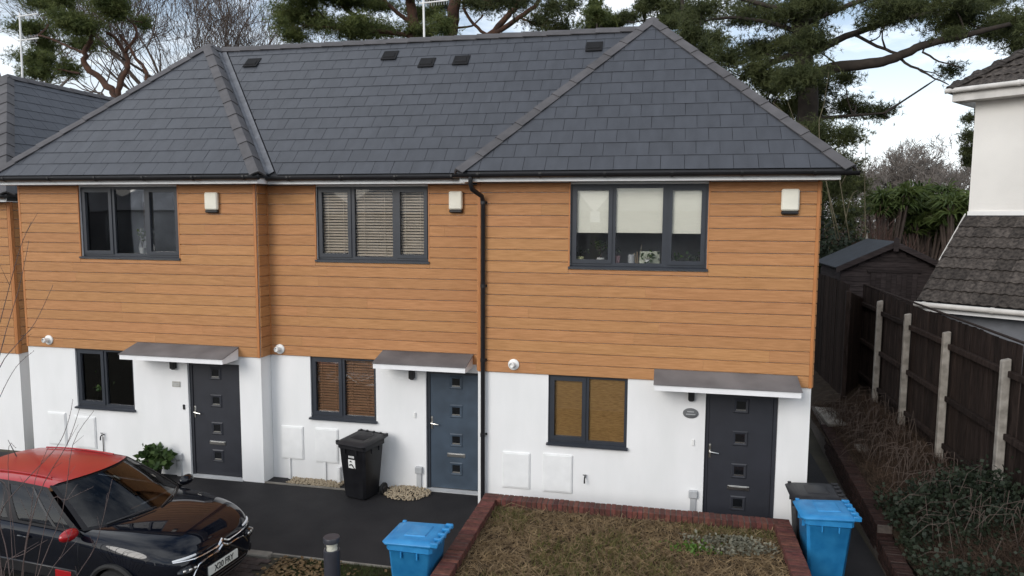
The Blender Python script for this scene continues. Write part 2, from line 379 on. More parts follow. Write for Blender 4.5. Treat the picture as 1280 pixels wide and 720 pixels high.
def hip_caps(roof, p0, p1, n1, n2, name='hip_tile', L=.45, wd=.128, lift=.03, mat=None):
    p0, p1, n1, n2 = Vector(p0), Vector(p1), Vector(n1).normalized(), Vector(n2).normalized(); d = p1-p0; T = d.normalized()
    s1 = n1.cross(T); s2 = n2.cross(T); up = (n1+n2).normalized()
    if s1.dot(up) > 0: s1 = -s1
    if s2.dot(up) > 0: s2 = -s2
    k = max(1, round(d.length/L)); L = d.length/k; mb = MB()
    def sec(t, l): 
        return [T*t+s1*wd+n1*(l-.006), T*t+s1*wd+n1*(l+.012), T*t+s1*.035+n1*(l+.017), T*t+up*(l+.022), T*t+s2*.035+n2*(l+.017), T*t+s2*wd+n2*(l+.012), T*t+s2*wd+n2*(l-.006), T*t+up*(l-.008)]
    a, b = sec(.004, lift+.012), sec(L+.03, lift-.004)
    mb.add(a+b, [tuple(range(8)), tuple(range(8, 16))[::-1]]+[(i, (i+1) % 8, 8+(i+1) % 8, 8+i) for i in range(8)])
    me = mb.mesh(name, mat or M_HIP)
    for i in range(k): link(name, me, roof, Matrix.Translation(p0+T*(i*L)+up*rnd.uniform(0, .004)))
def plane_n(a, b, c):
    n = (Vector(b)-Vector(a)).cross(Vector(c)-Vector(a)).normalized(); return n if n.z > 0 else -n
def deck(house, polys, name='roof'):
    mb = MB()
    for p in polys: mb.prism([Vector(q)-Vector((0, 0, .004)) for q in p], (0, 0, -.05))
    return mb.build(name, M_DECK, house)
def wall_mesh(x0, x1, z0, z1, y, th, ops):
    xs = sorted({x0, x1, *[o[0] for o in ops], *[o[1] for o in ops]}); zs = sorted({z0, z1, *[o[2] for o in ops], *[o[3] for o in ops]})
    filled = lambda i, j: 0 <= i < len(xs)-1 and 0 <= j < len(zs)-1 and not any(o[0]-1e-6 <= xs[i] and xs[i+1] <= o[1]+1e-6 and o[2]-1e-6 <= zs[j] and zs[j+1] <= o[3]+1e-6 for o in ops)
    mb = MB(); yb = y+th
    for i in range(len(xs)-1):
        for j in range(len(zs)-1):
            if not filled(i, j): continue
            a, b, c, d = xs[i], xs[i+1], zs[j], zs[j+1]
            mb.quad((a, y, c), (b, y, c), (b, y, d), (a, y, d)); mb.quad((a, yb, c), (a, yb, d), (b, yb, d), (b, yb, c))
            if not filled(i-1, j): mb.quad((a, y, c), (a, y, d), (a, yb, d), (a, yb, c))
            if not filled(i+1, j): mb.quad((b, y, c), (b, yb, c), (b, yb, d), (b, y, d))
            if not filled(i, j-1): mb.quad((a, y, c), (a, yb, c), (b, yb, c), (b, y, c))
            if not filled(i, j+1): mb.quad((a, y, d), (b, y, d), (b, yb, d), (a, yb, d))
    return mb
BP = .1772; BG = .011
def board(parent, p0, ax, nrm, L, z0, z1, rowtop):
    """one cladding board: p0 at its lower left on the wall face, ax along, nrm outward"""
    mb = MB(); ax = Vector(ax); nrm = Vector(nrm); zz = Vector((0, 0, 1)); h = z1-z0
    prof = [(.001, 0), (.022, .0), (.028, .007), (.026, h-.015), (.011, h-.007), (.001, h-.007)]
    mb.prism([Vector(p0)+nrm*a+zz*b for a, b in prof], ax*L)
    return mb.build('board', M_CLAD, parent)
def clad_face(clad, p0, ax, nrm, W, zb, zt, ops=(), joints=True, jmax=3.4):
    """rows of boards; ops=(a0,a1,z0,z1) in along-wall coords"""
    ax = Vector(ax); r = 0; z = zb
    while z < zt-.02:
        z1 = min(z+BP, zt); segs = []
        cuts = sorted({0, W, *[o[0] for o in ops], *[o[1] for o in ops]})
        if joints and W > 2:
            j = rnd.uniform(.5, 4.6)
            while j < W-.4: 
                if not any(o[0]-.25 < j < o[1]+.25 and o[2] < z1 and o[3] > z for o in ops): segs.append(j)
                j += rnd.uniform(3.0, 4.6)
        sp = []
        a = 0
        blocked = [o for o in ops if o[2] < z1-.001 and o[3] > z+.001]
        edges = [(0, W)]
        for o in blocked:
            edges = [e for (s, t_) in edges for e in ((s, min(t_, o[0]-.022)), (max(s, o[1]+.022), t_)) if e[1]-e[0] > .03]
            if o[2] > z+.03: sp.append((o[0]-.02, o[1]+.02, z, o[2]-.006))
        for (s, t_) in edges: sp.append((s, t_, z, z1))
        for (s, t_, c, d) in sp:
            js = [s]+[j for j in segs if s+.2 < j < t_-.2]+[t_]
            for i in range(len(js)-1):
                board(clad, Vector(p0)+ax*(js[i]+.0007)+Vector((0, 0, c)), ax, nrm, js[i+1]-js[i]-.0015, 0, d-c, None)
        z += BP; r += 1
# frame bars
def bars(mb, x0, x1, z0, z1, y0, y1, w):
    mb.box(x0, x0+w, y0, y1, z0, z1); mb.box(x1-w, x1, y0, y1, z0, z1); mb.box(x0+w, x1-w, y0, y1, z0, z0+w); mb.box(x0+w, x1-w, y0, y1, z1-w, z1); return mb
def window(house, x0, x1, z0, z1, Y, lights, sill=True):
    """lights: (xa, xb, opener, handle side)"""
    yf = Y+.035; fr = MB(); fw = .048; zs = z0+.045
    bars(fr, x0, x1, zs, z1, yf, yf+.07, fw)
    for a, b in zip(lights[:-1], lights[1:]): fr.box(a[1]-.005, b[0]+.005, yf, yf+.07, zs+fw, z1-fw)
    win = fr.build('window', M_FRAME, house)
    sb = MB(); sb.prism([(x0-.02, Y-.055, z0), (x0-.02, Y-.055, z0+.028), (x0-.02, yf+.01, zs-.001), (x0-.02, yf+.01, z0)], (x1-x0+.04, 0, 0)); sb.build('sill', M_FRAME, win)
    for (a, b, op, hs) in lights:
        a2, b2 = max(a, x0+fw), min(b, x1-fw); c, d = zs+fw, z1-fw
        if op:
            s = bars(MB(), a2-.014, b2+.014, c-.014, d+.014, yf-.017, yf+.045, .06).build('sash', M_FRAME, win)
            a2 += .046; b2 -= .046; c += .046; d -= .046
            hx = b2-.02 if hs > 0 else a2+.02
            hz = (c+d)/2-.05; hb = MB(); hb.tube([(hx, yf+.09, hz), (hx+.012*hs, yf+.075, hz+.02), (hx+.02*hs, yf+.078, hz+.06), (hx, yf+.078, hz+.11)], [.008, .009, .008, .006], 6); hb.build('window_handle', M_CHROME, win, True)
        MB().box(a2-.01, b2+.01, yf+.030, yf+.034, c-.01, d+.01).build('pane', M_GLASS, win)
    return win
def room(house, x0, x1, z0, z1, y, depth=2.6):
    mb = MB(); y1 = y+depth
    mb.quad((x0, y1, z0), (x1, y1, z0), (x1, y1, z1), (x0, y1, z1)); mb.quad((x0, y, z0), (x0, y1, z0), (x0, y1, z1), (x0, y, z1))
    mb.quad((x1, y, z0), (x1, y, z1), (x1, y1, z1), (x1, y1, z0)); mb.quad((x0, y, z1), (x0, y1, z1), (x1, y1, z1), (x1, y, z1)); mb.quad((x0, y, z0), (x1, y, z0), (x1, y1, z0), (x0, y1, z0))
    return mb.build('room', M_ROOM, house)
def venetian(win, x0, x1, z0, z1, y, mat, pitch=.048, tilt=-40):
    mb = MB(); z = z0; c, s = math.cos(R_(tilt)), math.sin(R_(tilt)); h = .024
    while z < z1:
        mb.add([(x0, y-h*c, z+h*s), (x1, y-h*c, z+h*s+rnd.uniform(-.003, .003)), (x1, y+h*c, z-h*s), (x0, y+h*c, z-h*s)], [(0, 1, 2, 3)]); z += pitch
    for x in (x0+(x1-x0)*.25, x0+(x1-x0)*.75): mb.box(x-.003, x+.003, y-.028, y-.026, z0, z1)
    o = mb.build('venetian_blind', mat, win); tag(o, kind='stuff'); return o
SQ = (1.91, 1.41, .905, .40)
def door(house, x0, Y, mat, w=1.034, handle_left=True):
    fr = MB(); yf = Y+.05; h = 2.1; fw = .055
    fr.box(x0, x0+fw, yf, yf+.07, .02, h); fr.box(x0+w-fw, x0+w, yf, yf+.07, .02, h); fr.box(x0+fw, x0+w-fw, yf, yf+.07, h-fw, h)
    d = fr.build('door', M_FRAME if mat is M_DOORB else M_DOOR, house)
    cx = x0+w/2-.0; lf = MB(); yl = yf+.018
    lf.box(x0+fw+.004, x0+w-fw-.004, yl, yl+.045, .045, h-fw-.004); leaf = lf.build('door_leaf', mat, d)
    for z in SQ:
        m = MB(); o, i = .115, .068
        for sx in (0,):
            # raised moulding ring, sloping to the pane
            ring = []
            O = [(cx-o, yl-.004, z-o), (cx+o, yl-.004, z-o), (cx+o, yl-.004, z+o), (cx-o, yl-.004, z+o)]
            Mi = [(cx-o+.018, yl-.016, z-o+.018), (cx+o-.018, yl-.016, z-o+.018), (cx+o-.018, yl-.016, z+o-.018), (cx-o+.018, yl-.016, z+o-.018)]
            I = [(cx-i, yl-.010, z-i), (cx+i, yl-.010, z-i), (cx+i, yl-.010, z+i), (cx-i, yl-.010, z+i)]
            J = [(cx-i, yl+.004, z-i), (cx+i, yl+.004, z-i), (cx+i, yl+.004, z+i), (cx-i, yl+.004, z+i)]
            m.add(O+Mi+I+J, [(a+4*k, (a+1) % 4+4*k, (a+1) % 4+4*k+4, a+4*k+4) for k in range(3) for a in range(4)])
        m.build('pane_moulding', mat, d)
        MB().box(cx-i, cx+i, yl-.003, yl-.001, z-i, z+i).build('door_pane', M_DARKGL, d)
        MB().box(cx-i, cx+i, yl-.014, yl-.004, z-i, z-i+.012).build('pane_bead', M_CHROME, d)
    lp = MB(); lp.cbox(cx-.16, cx+.16, yl-.016, yl-.001, .605, .675, .006); lp.cbox(cx-.135, cx+.135, yl-.024, yl-.016, .618, .662, .003); lp.build('letter_plate', M_CHROME, d)
    hx = x0+.085; hm = MB(); hm.cbox(hx-.018, hx+.018, yl-.012, yl-.001, 1.08, 1.30, .004); hm.tube([(hx, yl-.01, 1.185), (hx, yl-.05, 1.185), (hx+.05, yl-.055, 1.18), (hx+.13, yl-.05, 1.168)], [.011, .011, .012, .009], 8)
    hm.lathe([(.012, 0), (.012, .012)], (hx, yl-.012, 1.27), 8, (0, -1, 0)); hm.build('door_handle', M_CHROME, d, True)
    st = MB(); st.prism([(x0-.02, Y-.03, .0), (x0-.02, Y-.03, .018), (x0-.02, yf+.02, .034), (x0-.02, yf+.02, 0)], (w+.04, 0, 0)); st.build('threshold', M_GREYP, d)
    return d
def canopy(house, x0, x1, Y, depth=.5):
    yb, yf = Y-.028, Y-depth; zb, zf = 2.419, 2.298; th = .094
    b = MB(); b.hexa([(x0+.01, yf+.01, zf-th), (x1-.01, yf+.01, zf-th), (x1-.01, yb, zf-th), (x0+.01, yb, zf-th)], [(x0+.01, yf+.01, zf-.012), (x1-.01, yf+.01, zf-.012), (x1-.01, yb, zb-.012), (x0+.01, yb, zb-.012)])
    c = b.build('door_canopy', M_CANW, house)
    t_ = MB(); t_.hexa([(x0-.004, yf-.006, zf-.011), (x1+.004, yf-.006, zf-.011), (x1+.004, yb, zb-.011), (x0-.004, yb, zb-.011)], [(x0-.004, yf-.006, zf-.002), (x1+.004, yf-.006, zf-.002), (x1+.004, yb, zb+.006), (x0-.004, yb, zb+.006)])
    t_.build('lead_sheet', M_CANTOP, c)
    sx = x0+(x1-x0)*.55; s_ = MB(); q = lambda x, f: (x, yf+(yb-yf)*f, zf+(zb-zf)*f+.0085)
    return c
def meter(house, x0, x1, z0, z1, Y):
    m = MB(); m.cbox(x0, x1, Y-.022, Y+.01, z0, z1, .006); b = m.build('meter_box', M_METER, house)
    m = MB(); m.cbox(x0+.022, x1-.016, Y-.030, Y-.0215, z0+.022, z1-.02, .004); m.box(x1-.05, x1-.035, Y-.034, Y-.029, z0+.10, z0+.13); m.build('meter_door', M_METER, b)
def flue(house, x, z, Y):
    m = MB(); m.lathe([(.088, 0), (.088, .02), (.06, .03)], (x, Y, z), 20, (0, -1, 0)); m.lathe([(.042, .02), (.045, .12), (.036, .13), (.0365, .10)], (x, Y, z), 16, (-.12, -1, .05)); m.build('boiler_flue', M_WHITEP, house, True)
def alarm(house, x0, x1, z0, z1, Y):
    m = MB(); m.cbox(x0, x1, Y-.075, Y, z0+.05, z1, .02); b = m.build('alarm_box', M_CREAMP, house); m = MB(); m.cbox(x0+.004, x1-.004, Y-.068, Y, z0, z0+.052, .014); m.build('alarm_strobe', M_BLACKP, b)
def doorlamp(house, x, z, Y):
    m = MB(); m.cbox(x-.045, x+.045, Y-.09, Y, z-.07, z+.07, .008); m.lathe([(.032, -.07), (.032, -.085)], (x, Y-.045, z), 12); m.build('door_lamp', M_BLACKP, house)
def bracketed_gutter(house, x0, x1, yg, zg=5.345, r=.056, ends=(True, True)):
    m = MB(); pr = [(math.cos(a)*r, -math.sin(a)*r) for a in np.linspace(0, math.pi, 9)]; pi_ = [(math.cos(a)*(r-.006), -math.sin(a)*(r-.006)) for a in np.linspace(math.pi, 0, 9)]
    pts = [(x0, yg+a, zg+b) for a, b in pr+pi_]; n = 18
    m.add(pts+[(x1, p[1], p[2]) for p in pts], [(i, (i+1) % n, n+(i+1) % n, n+i) for i in range(n)])
    for e, x in zip(ends, (x0, x1)): m.prism([(x, yg+a, zg+b) for a, b in pr], ((.008 if x == x0 else -.008), 0, 0))
    gt = m.build('gutter', M_BLACKP, house, True)
    x = x0+.4
    while x < x1-.2:
        b = MB(); b.prism([(x-.02, yg+math.cos(a)*(r+.008), zg-math.sin(a)*(r+.008)) for a in np.linspace(0, math.pi, 7)] , (.04, 0, 0)); b.box(x-.018, x+.018, yg+r-.012, yg+r+.03, zg-.04, zg+.024); b.box(x-.018, x+.018, yg-r-.012, yg-r+.004, zg-.01, zg+.02); b.build('gutter_bracket', M_BLACKP, gt); x += .95
    return gt
def eaves(house, x0, x1, Y, ey, z=5.235):
    fz = MB(); fz.box(x0, x1, ey+.02, ey+.038, z, z+.115); fz.build('fascia', M_FASCIA, house)
    sf = MB(); sf.box(x0+.001, x1-.001, ey+.039, Y+.01, z+.004, z+.014); sf.build('soffit', M_FASCIA, house)

GW0, GW1 = 1.127, 2.252; UW0, UW1 = 3.925, 5.205
def house_front(name, x0, x1, Y, wl, ul, ulights, dl, doormat, can, label, left_ret=None, right_ret=None, boards_ops=True, z=0):
    h = thing(name, ((x0+x1)/2, Y, 0), label, 'house')
    ops = [(wl, wl+1.233, GW0+.004, GW1), (ul, ul+2.028, UW0+.004, UW1), (dl, dl+1.034, 0, 2.1)]
    wm = wall_mesh(x0, x1, -.15, 5.235, Y, .26, ops)
    wm.box(x0, x0+.25, Y+.262, 5.4, -.15, 5.235); wm.box(x1-.25, x1, Y+.262, 5.4, -.15, 5.235); wm.box(x0+.252, x1-.252, 5.15, 5.4, -.15, 5.235)
    wl_ = wm.build('wall', M_RENDER, h)
    cl = MB(); cl.box(x0+.004, x1-.004, Y-.002, Y-.0005, 2.262, 2.28); clad = cl.build('cladding', M_BLACKP, h)
    clad_face(clad, (x0+.045, Y, 0), (1, 0, 0), (0, -1, 0), x1-x0-.09, 2.2522, 5.234, [(ul-x0-.045, ul+2.028-x0-.045, UW0, 9)])
    for x in (x0, x1-.043): 
        m = MB(); m.cbox(x-.001, x+.044, Y-.03, Y-.0008, 2.249, 5.234, .003); m.build('corner_trim', M_TRIM, clad)
    # reveal trims round the upper window
    for x in (ul-.022, ul+2.028): MB().box(x, x+.022, Y-.03, Y-.001, UW0-.004, 5.234).build('window_trim', M_TRIM, clad)
    wg = window(h, wl, wl+1.233, GW0, GW1, Y, [(wl, wl+.575, True, 1), (wl+.63, wl+1.233, False, 0)])
    wu = window(h, ul, ul+2.028, UW0, UW1, Y, ulights)
    door(h, dl, Y, doormat); canopy(h, can[0], can[1], Y)
    room(h, x0+.26, x1-.26, .3, 2.3, Y+.262); room(h, x0+.26, x1-.26, 3.0, 5.22, Y+.262)
    return h, clad, wg, wu

# ---- house C (right, in front of the planter)
hC, cladC, wgC, wuC = house_front('terraced_house', 0, 5.009, 0, 1.141, 1.454, [(1.454, 2.075, True, 1), (2.135, 2.835, False, 0), (2.925, 3.482, True, -1)], 3.535, M_DOOR, (2.769, 4.80),
    'end terraced house with cream roller blinds upstairs, behind the brick planter')
# ---- house B (middle)
hB, cladB, wgB, wuB = house_front('terraced_house', -3.945, -.005, .471, -3.184, -3.002, [(-3.002, -2.385, True, 1), (-2.315, -1.62, False, 0), (-1.535, -.974, True, -1)], -1.045, M_DOORB, (-1.80, -.20),
    'middle terraced house with venetian blinds and a blue-grey front door')
# ---- house A (left)
hA, cladA, wgA, wuA = house_front('terraced_house', -8.789, -3.949, .154, -7.76, -7.482, [(-7.482, -6.85, True, 1), (-6.79, -6.16, False, 0), (-6.10, -5.454, True, -1)], -5.409, M_DOOR, (-6.384, -4.352),
    'terraced house with a guitar and plant in its upstairs window, behind the parked car')
# side cladding
clad_face(cladA, (-3.949, .16, 0), (0, 1, 0), (1, 0, 0), .285, 2.2522, 5.234, joints=False)
clad_face(cladC, (0, .44, 0), (0, -1, 0), (-1, 0, 0), .42, 2.2522, 5.234, joints=False)
clad_face(cladC, (5.009, .02, 0), (0, 1, 0), (1, 0, 0), 5.38, 2.2522, 5.234)
# roofs
def zA(d): return 5.38+d*(8.16-5.38)/2.68
apA = (-6.37, 2.50, 8.16); rA2 = (-6.37, 2.88, 8.16)
A_f = [(-9.05, -.18, 5.38), (-3.69, -.18, 5.38), apA]
A_r = [(-3.69, -.18, 5.38), (-3.69, .14, 5.38), rA2, apA]
A_l = [(-9.05, 5.62, 5.38), (-9.05, -.18, 5.38), apA, rA2]
A_b = [(-3.949, 5.62, 5.38), (-9.05, 5.62, 5.38), rA2, (-3.949, 2.88, 8.16)]
B_f = [(-3.69, .14, 5.38), (-.24, .14, 5.38), (2.5, 2.88, 8.16), rA2]
B_b = [(0, 5.62, 5.38), (-3.949, 5.62, 5.38), (-3.949, 2.88, 8.16), (0, 2.88, 8.16)]
apC = (2.55, 2.46, 8.21); rC2 = (2.55, 2.90, 8.21)
C_f = [(-.24, -.33, 5.38), (5.34, -.33, 5.38), apC]
C_l = [(-.24, .14, 5.38), (-.24, -.33, 5.38), apC, rC2, (2.5, 2.88, 8.16)]
C_r = [(5.34, -.33, 5.38), (5.34, 5.62, 5.38), rC2, apC]
C_b = [(5.34, 5.62, 5.38), (0, 5.62, 5.38), (0, 2.88, 8.16), rC2]
rfA = deck(hA, [A_f, A_r, A_l, A_b]); rfB = deck(hB, [B_f, B_b]); rfC = deck(hC, [C_f, C_l, C_r, C_b])
tile_slope(rfA, A_f, A_f[0], A_f[1]); tile_slope(rfA, A_r, A_r[0], A_r[1])
tile_slope(rfC, C_f, C_f[0], C_f[1]); tile_slope(rfC, C_l, C_l[0], C_l[1])
B_tiles = [(-3.69+.16, .14, 5.38), (-.24, .14, 5.38), (2.5, 2.88, 8.16), (-6.37+.16, 2.88, 8.16)]
tile_slope(rfB, B_tiles, B_f[0], B_f[1])
nAf, nAr, nAl = plane_n(*A_f), plane_n(*A_r[:3]), plane_n(*A_l[:3]); nB = plane_n(*B_f[:3]); nBb = plane_n(*B_b[:3])
nCf, nCr, nCl = plane_n(*C_f), plane_n(*C_r[:3]), plane_n(*C_l[:3])
hip_caps(rfA, A_f[0], apA, nAf, nAl); hip_caps(rfA, (-3.69, -.18, 5.38), apA, nAf, nAr)
hip_caps(rfC, (-.24, -.33, 5.38), apC, nCf, nCl); hip_caps(rfC, (5.34, -.33, 5.38), apC, nCf, nCr)
hip_caps(rfB, (-6.30, 2.88, 8.165), (2.42, 2.88, 8.17), nB, nBb, name='ridge_tile')
hip_caps(rfA, apA, (-6.37, 2.95, 8.16), nAl, nAr, name='ridge_tile'); hip_caps(rfC, apC, (2.55, 2.95, 8.21), nCl, nCr, name='ridge_tile')
# lead valley between left and middle roofs
v0, v1 = Vector((-3.69, .14, 5.38)), Vector(rA2); vt = (v1-v0).normalized(); sa, sb = nAr.cross(vt), nB.cross(vt)
if sa.z < 0: sa = -sa
if sb.z < 0: sb = -sb
m = MB(); m.hexa([v0+sa*.10+nAr*.022, v0+sb*.02+nB*.020, v1+sb*.02+nB*.020, v1+sa*.10+nAr*.022], [v0+sa*.10+nAr*.027, v0+sb*.02+nB*.026, v1+sb*.02+nB*.026, v1+sa*.10+nAr*.027])
m.hexa([v0+sb*.0+nB*.020, v0+sb*.11+nB*.034, v1+sb*.11+nB*.034, v1+sb*.0+nB*.020], [v0+sb*.0+nB*.026, v0+sb*.11+nB*.040, v1+sb*.11+nB*.040, v1+sb*.0+nB*.026])
m.build('lead_valley', M_LEADV, rfB)
# ridge vents let into the middle roof
eB = Vector(B_f[0]); uB = Vector((1, 0, 0)); vB = nB.cross(uB)
for (px, py) in [(316, 80), (488, 71), (534, 80), (577, 77), (743, 60)]:
    d = _F + _R*((px-640)/FPX) - _U*((py-360)/FPX); tt = (eB-CAM).dot(nB)/d.dot(nB); p = CAM+d*tt
    m = MB(); sx, sy = .15, .15
    def q(a, b, c): return p+uB*a+vB*b+nB*(.03+c)
    m.hexa([q(-sx, -sy, 0), q(sx, -sy, 0), q(sx, sy, -.01), q(-sx, sy, -.01)], [q(-sx, -sy, .018), q(sx, -sy, .018), q(sx, sy, .004), q(-sx, sy, .004)])
    m.hexa([q(-sx*.8, -sy*.6, .012), q(sx*.8, -sy*.6, .012), q(sx*.7, sy*.5, .004), q(-sx*.7, sy*.5, .004)], [q(-sx*.72, -sy*.5, .028), q(sx*.72, -sy*.5, .028), q(sx*.6, sy*.4, .016), q(-sx*.6, sy*.4, .016)])
    m.build('roof_vent', M_VENT, rfB)
# eaves
eaves(hA, -9.0, -3.72, .154, -.18); eaves(hB, -3.72, -.26, .471, .14); eaves(hC, -.21, 5.20, 0, -.33)
MB().box(-3.738, -3.72, -.142, .16, 5.235, 5.35).build('fascia', M_FASCIA, hA)
bracketed_gutter(hA, -9.06, -3.66, -.225); bracketed_gutter(hB, -3.70, -.16, .095); bracketed_gutter(hC, -.30, 5.42, -.375)
# downpipe of the right house
m = MB(); m.tube([(-.02, -.375, 5.31), (-.02, -.375, 5.2), (-.01, -.33, 5.12), (.09, -.12, 5.02), (.10, -.075, 4.93), (.10, -.075, .12)], .036, 12); dp = m.build('downpipe', M_BLACKP, hC, True)
for z in (4.9, 3.6, 2.42, 1.2): mm = MB(); mm.lathe([(.043, 0), (.043, .05)], (.10, -.075, z), 12); mm.box(.045, .155, -.03 if z > 2.3 else -.02, .004, z+.01, z+.045); mm.build('pipe_bracket', M_BLACKP, dp)
m = MB(); m.box(-.005, .026, -.008, .0, -.05, 2.25); 
# wall fittings
flue(hC, .59, 2.39, -.026); flue(hB, -3.74, 2.36, .445); flue(hA, -8.28, 2.39, .128)
alarm(hC, 4.48, 4.72, 4.76, 5.12, -.026); alarm(hB, -.60, -.37, 4.77, 5.12, .445); alarm(hA, -4.88, -4.63, 4.75, 5.10, .128)
meter(hC, .41, .86, .37, .96, 0); meter(hC, 1.07, 1.54, .36, .98, 0)
meter(hB, -3.77, -3.34, .37, .97, .471); meter(hB, -3.11, -2.67, .35, .97, .471)
meter(hA, -8.43, -8.03, .39, 1.01, .154); meter(hA, -7.85, -7.38, .37, .97, .154)
for x in (-3.62, -2.93): mm = MB(); mm.box(x-.02, x+.02, .44, .4705, .0, .37); mm.build('service_duct', M_METER, hB)
mm = MB(); mm.cbox(-2.68, -2.62, .40, .4705, .0, .30, .008); mm.build('service_duct', M_METER, hB)
doorlamp(hC, 3.32, 2.05, 0); doorlamp(hB, -1.28, 2.03, .471); doorlamp(hA, -5.66, 2.05, .154)
for h, x, Y in ((hC, 3.39, 0), (hB, -1.17, .471), (hA, -5.63, .154)):
    m = MB(); m.cbox(x-.065, x+.065, Y-.06, Y-.0005, .46 if h is hC else .30, .58 if h is hC else .42, .01); m.box(x-.04, x+.04, Y-.04, Y-.0005, 0, .46 if h is hC else .30); m.build('cable_duct', M_GREYP, h)
# house sign, plaque, bells, taps
m = MB(); m.lathe([(.115, 0), (.115, .012), (.10, .016)], (0, 0, 0), 28, (0, -1, 0)); m.v = [(3.32+p[0], -.001+p[1], 1.77+p[2]*.68) for p in m.v]; sg = m.build('house_sign', pm('slate_sign', (.13, .135, .14), .5, .2, 20), hC, True)
for zz, ww in ((1.795, .05), (1.755, .07)): MB().box(3.32-ww, 3.32+ww, -.0195, -.0175, zz-.007, zz+.007).build('sign_lettering', M_GREYP, sg)
m = MB(); m.cbox(-5.72, -5.56, .138, .1535, 1.64, 1.74, .004); pl = m.build('house_plaque', pm('stone_plaque', (.40, .39, .36), .7, .15, 20), hA)
for zz in (1.705, 1.675): MB().box(-5.70, -5.58, .1365, .1375, zz-.005, zz+.005).build('sign_lettering', M_GREYP, pl)
for h, x, z, Y, mt in ((hC, 3.37, 1.32, 0, M_WHITEP), (hA, -5.5, 1.28, .154, M_BLACKP), (hB, -1.24, 1.32, .471, M_WHITEP)):
    m = MB(); m.cbox(x-.018, x+.018, Y-.022, Y-.0005, z-.045, z+.045, .005); m.build('door_bell', mt, h)
for h, x, z, Y in ((hC, 1.74, .62, 0), (hA, -7.22, .62, .154)):
    m = MB(); m.tube([(x, Y, z+.03), (x, Y-.06, z+.03), (x, Y-.085, z+.01), (x, Y-.09, z-.05)], [.012, .012, .011, .013], 8); m.tube([(x, Y-.05, z+.03), (x, Y-.05, z+.07)], .006, 6); m.tube([(x-.03, Y-.05, z+.07), (x+.03, Y-.05, z+.07)], .007, 6)
    if h is hA: m.tube([(x-.01, Y-.02, z), (x-.01, Y-.02, .02)], .008, 6)
    m.build('outside_tap', M_BLACKP, h, True)
# blinds in the windows
zt_ = UW1-.06
MB().box(1.51, 2.03, .082, .086, 4.47, zt_).build('roller_blind', M_BLIND, wuC); MB().box(2.12, 2.85, .082, .086, 4.475, zt_).build('roller_blind', M_BLIND, wuC); MB().box(2.97, 3.44, .082, .086, 4.47, zt_).build('roller_blind', M_BLIND, wuC)
MB().box(1.19, 1.72, .085, .09, GW0+.09, GW1-.05).build('bamboo_blind', M_BAMBOO, wgC); MB().box(1.755, 2.34, .085, .09, GW0+.09, GW1-.05).build('bamboo_blind', M_BAMBOO, wgC)
for a, b in ((-2.96, -2.39), (-2.33, -1.60), (-1.54, -1.01)): venetian(wuB, a, b, UW0+.12, UW1-.05, .575, M_VENET)
for a, b in ((-3.14, -2.60), (-2.57, -1.98)): venetian(wgB, a, b, GW0+.1, GW1-.05, .575, M_VENETB)
def curtain(win, x0, x1, z0, z1, y, mat, name='curtain'):
    m = MB(); n = 40; vs = []; 
    for i in range(n+1):
        x = x0+(x1-x0)*i/n; dy = .03*math.sin(i*1.9)+.012*math.sin(i*.7)
        vs += [(x, y+dy, z0), (x, y+dy*.8, z1)]
    m.add(vs, [(2*i, 2*i+2, 2*i+3, 2*i+1) for i in range(n)]); return m.build(name, mat, win, 'all')
M_CURT = pm('pale_curtain', (.66, .67, .69), .9, .1)
curtain(wuA, -7.42, -7.02, UW0+.08, 5.2, .33, M_CURT); curtain(wgA, -7.70, -7.36, GW0+.08, 2.25, .36, M_CURT)

# ---- house D (far left, lower ground)
dz = -.29
hD = thing('terraced_house', (-12.1, .7, dz), 'terraced house with lower roof beyond the narrow gap, beside the car', 'house')
wm = wall_mesh(-14.6, -9.6, -.5, 5.235+dz, .7, .26, []); wm.box(-9.85, -9.6, .962, 9.4, -.5, 5.235+dz); wm.box(-14.6, -14.35, .962, 9.4, -.5, 5.235+dz); wm.build('wall', M_RENDER, hD)
cladD = MB().box(-14.59, -9.61, .698, .6995, 2.262+dz, 2.28+dz).build('cladding', M_BLACKP, hD)
clad_face(cladD, (-14.55, .7, 0), (1, 0, 0), (0, -1, 0), 4.9, 2.2522+dz, 5.234+dz); clad_face(cladD, (-9.6, .75, 0), (0, 1, 0), (1, 0, 0), 2.6, 2.2522+dz, 5.234+dz, joints=False)
MB().cbox(-9.644, -9.599, .67, .6992, 2.249+dz, 5.234+dz, .003).build('corner_trim', M_TRIM, cladD)
MB().cbox(-9.5985, -9.572, .67, .745, 2.249+dz, 5.234+dz, .003).build('corner_trim', M_TRIM, cladD)
apD = (-12.05, 3.12, 7.87); D_f = [(-14.8, .37, 5.09), (-9.3, .37, 5.09), apD]; D_r = [(-9.3, .37, 5.09), (-9.3, 9.8, 5.09), (-12.05, 9.8, 7.87), apD]; D_l = [(-14.8, 9.8, 5.09), (-14.8, .37, 5.09), apD, (-12.05, 9.8, 7.87)]
rfD = deck(hD, [D_f, D_r, D_l]); tile_slope(rfD, D_r, D_r[0], D_r[1], umax=7.5); tile_slope(rfD, D_f, D_f[0], D_f[1], umin=2.2)
nDf, nDr, nDl = plane_n(*D_f), plane_n(*D_r[:3]), plane_n(*D_l[:3])
hip_caps(rfD, (-9.3, .37, 5.09), apD, nDf, nDr); hip_caps(rfD, apD, (-12.05, 9.8, 7.87), nDl, nDr, name='ridge_tile'); hip_caps(rfD, (-14.8, .37, 5.09), apD, nDf, nDl)
eaves(hD, -14.75, -9.34, .7, .37, 5.235+dz); bracketed_gutter(hD, -14.8, -9.28, .325, 5.345+dz)
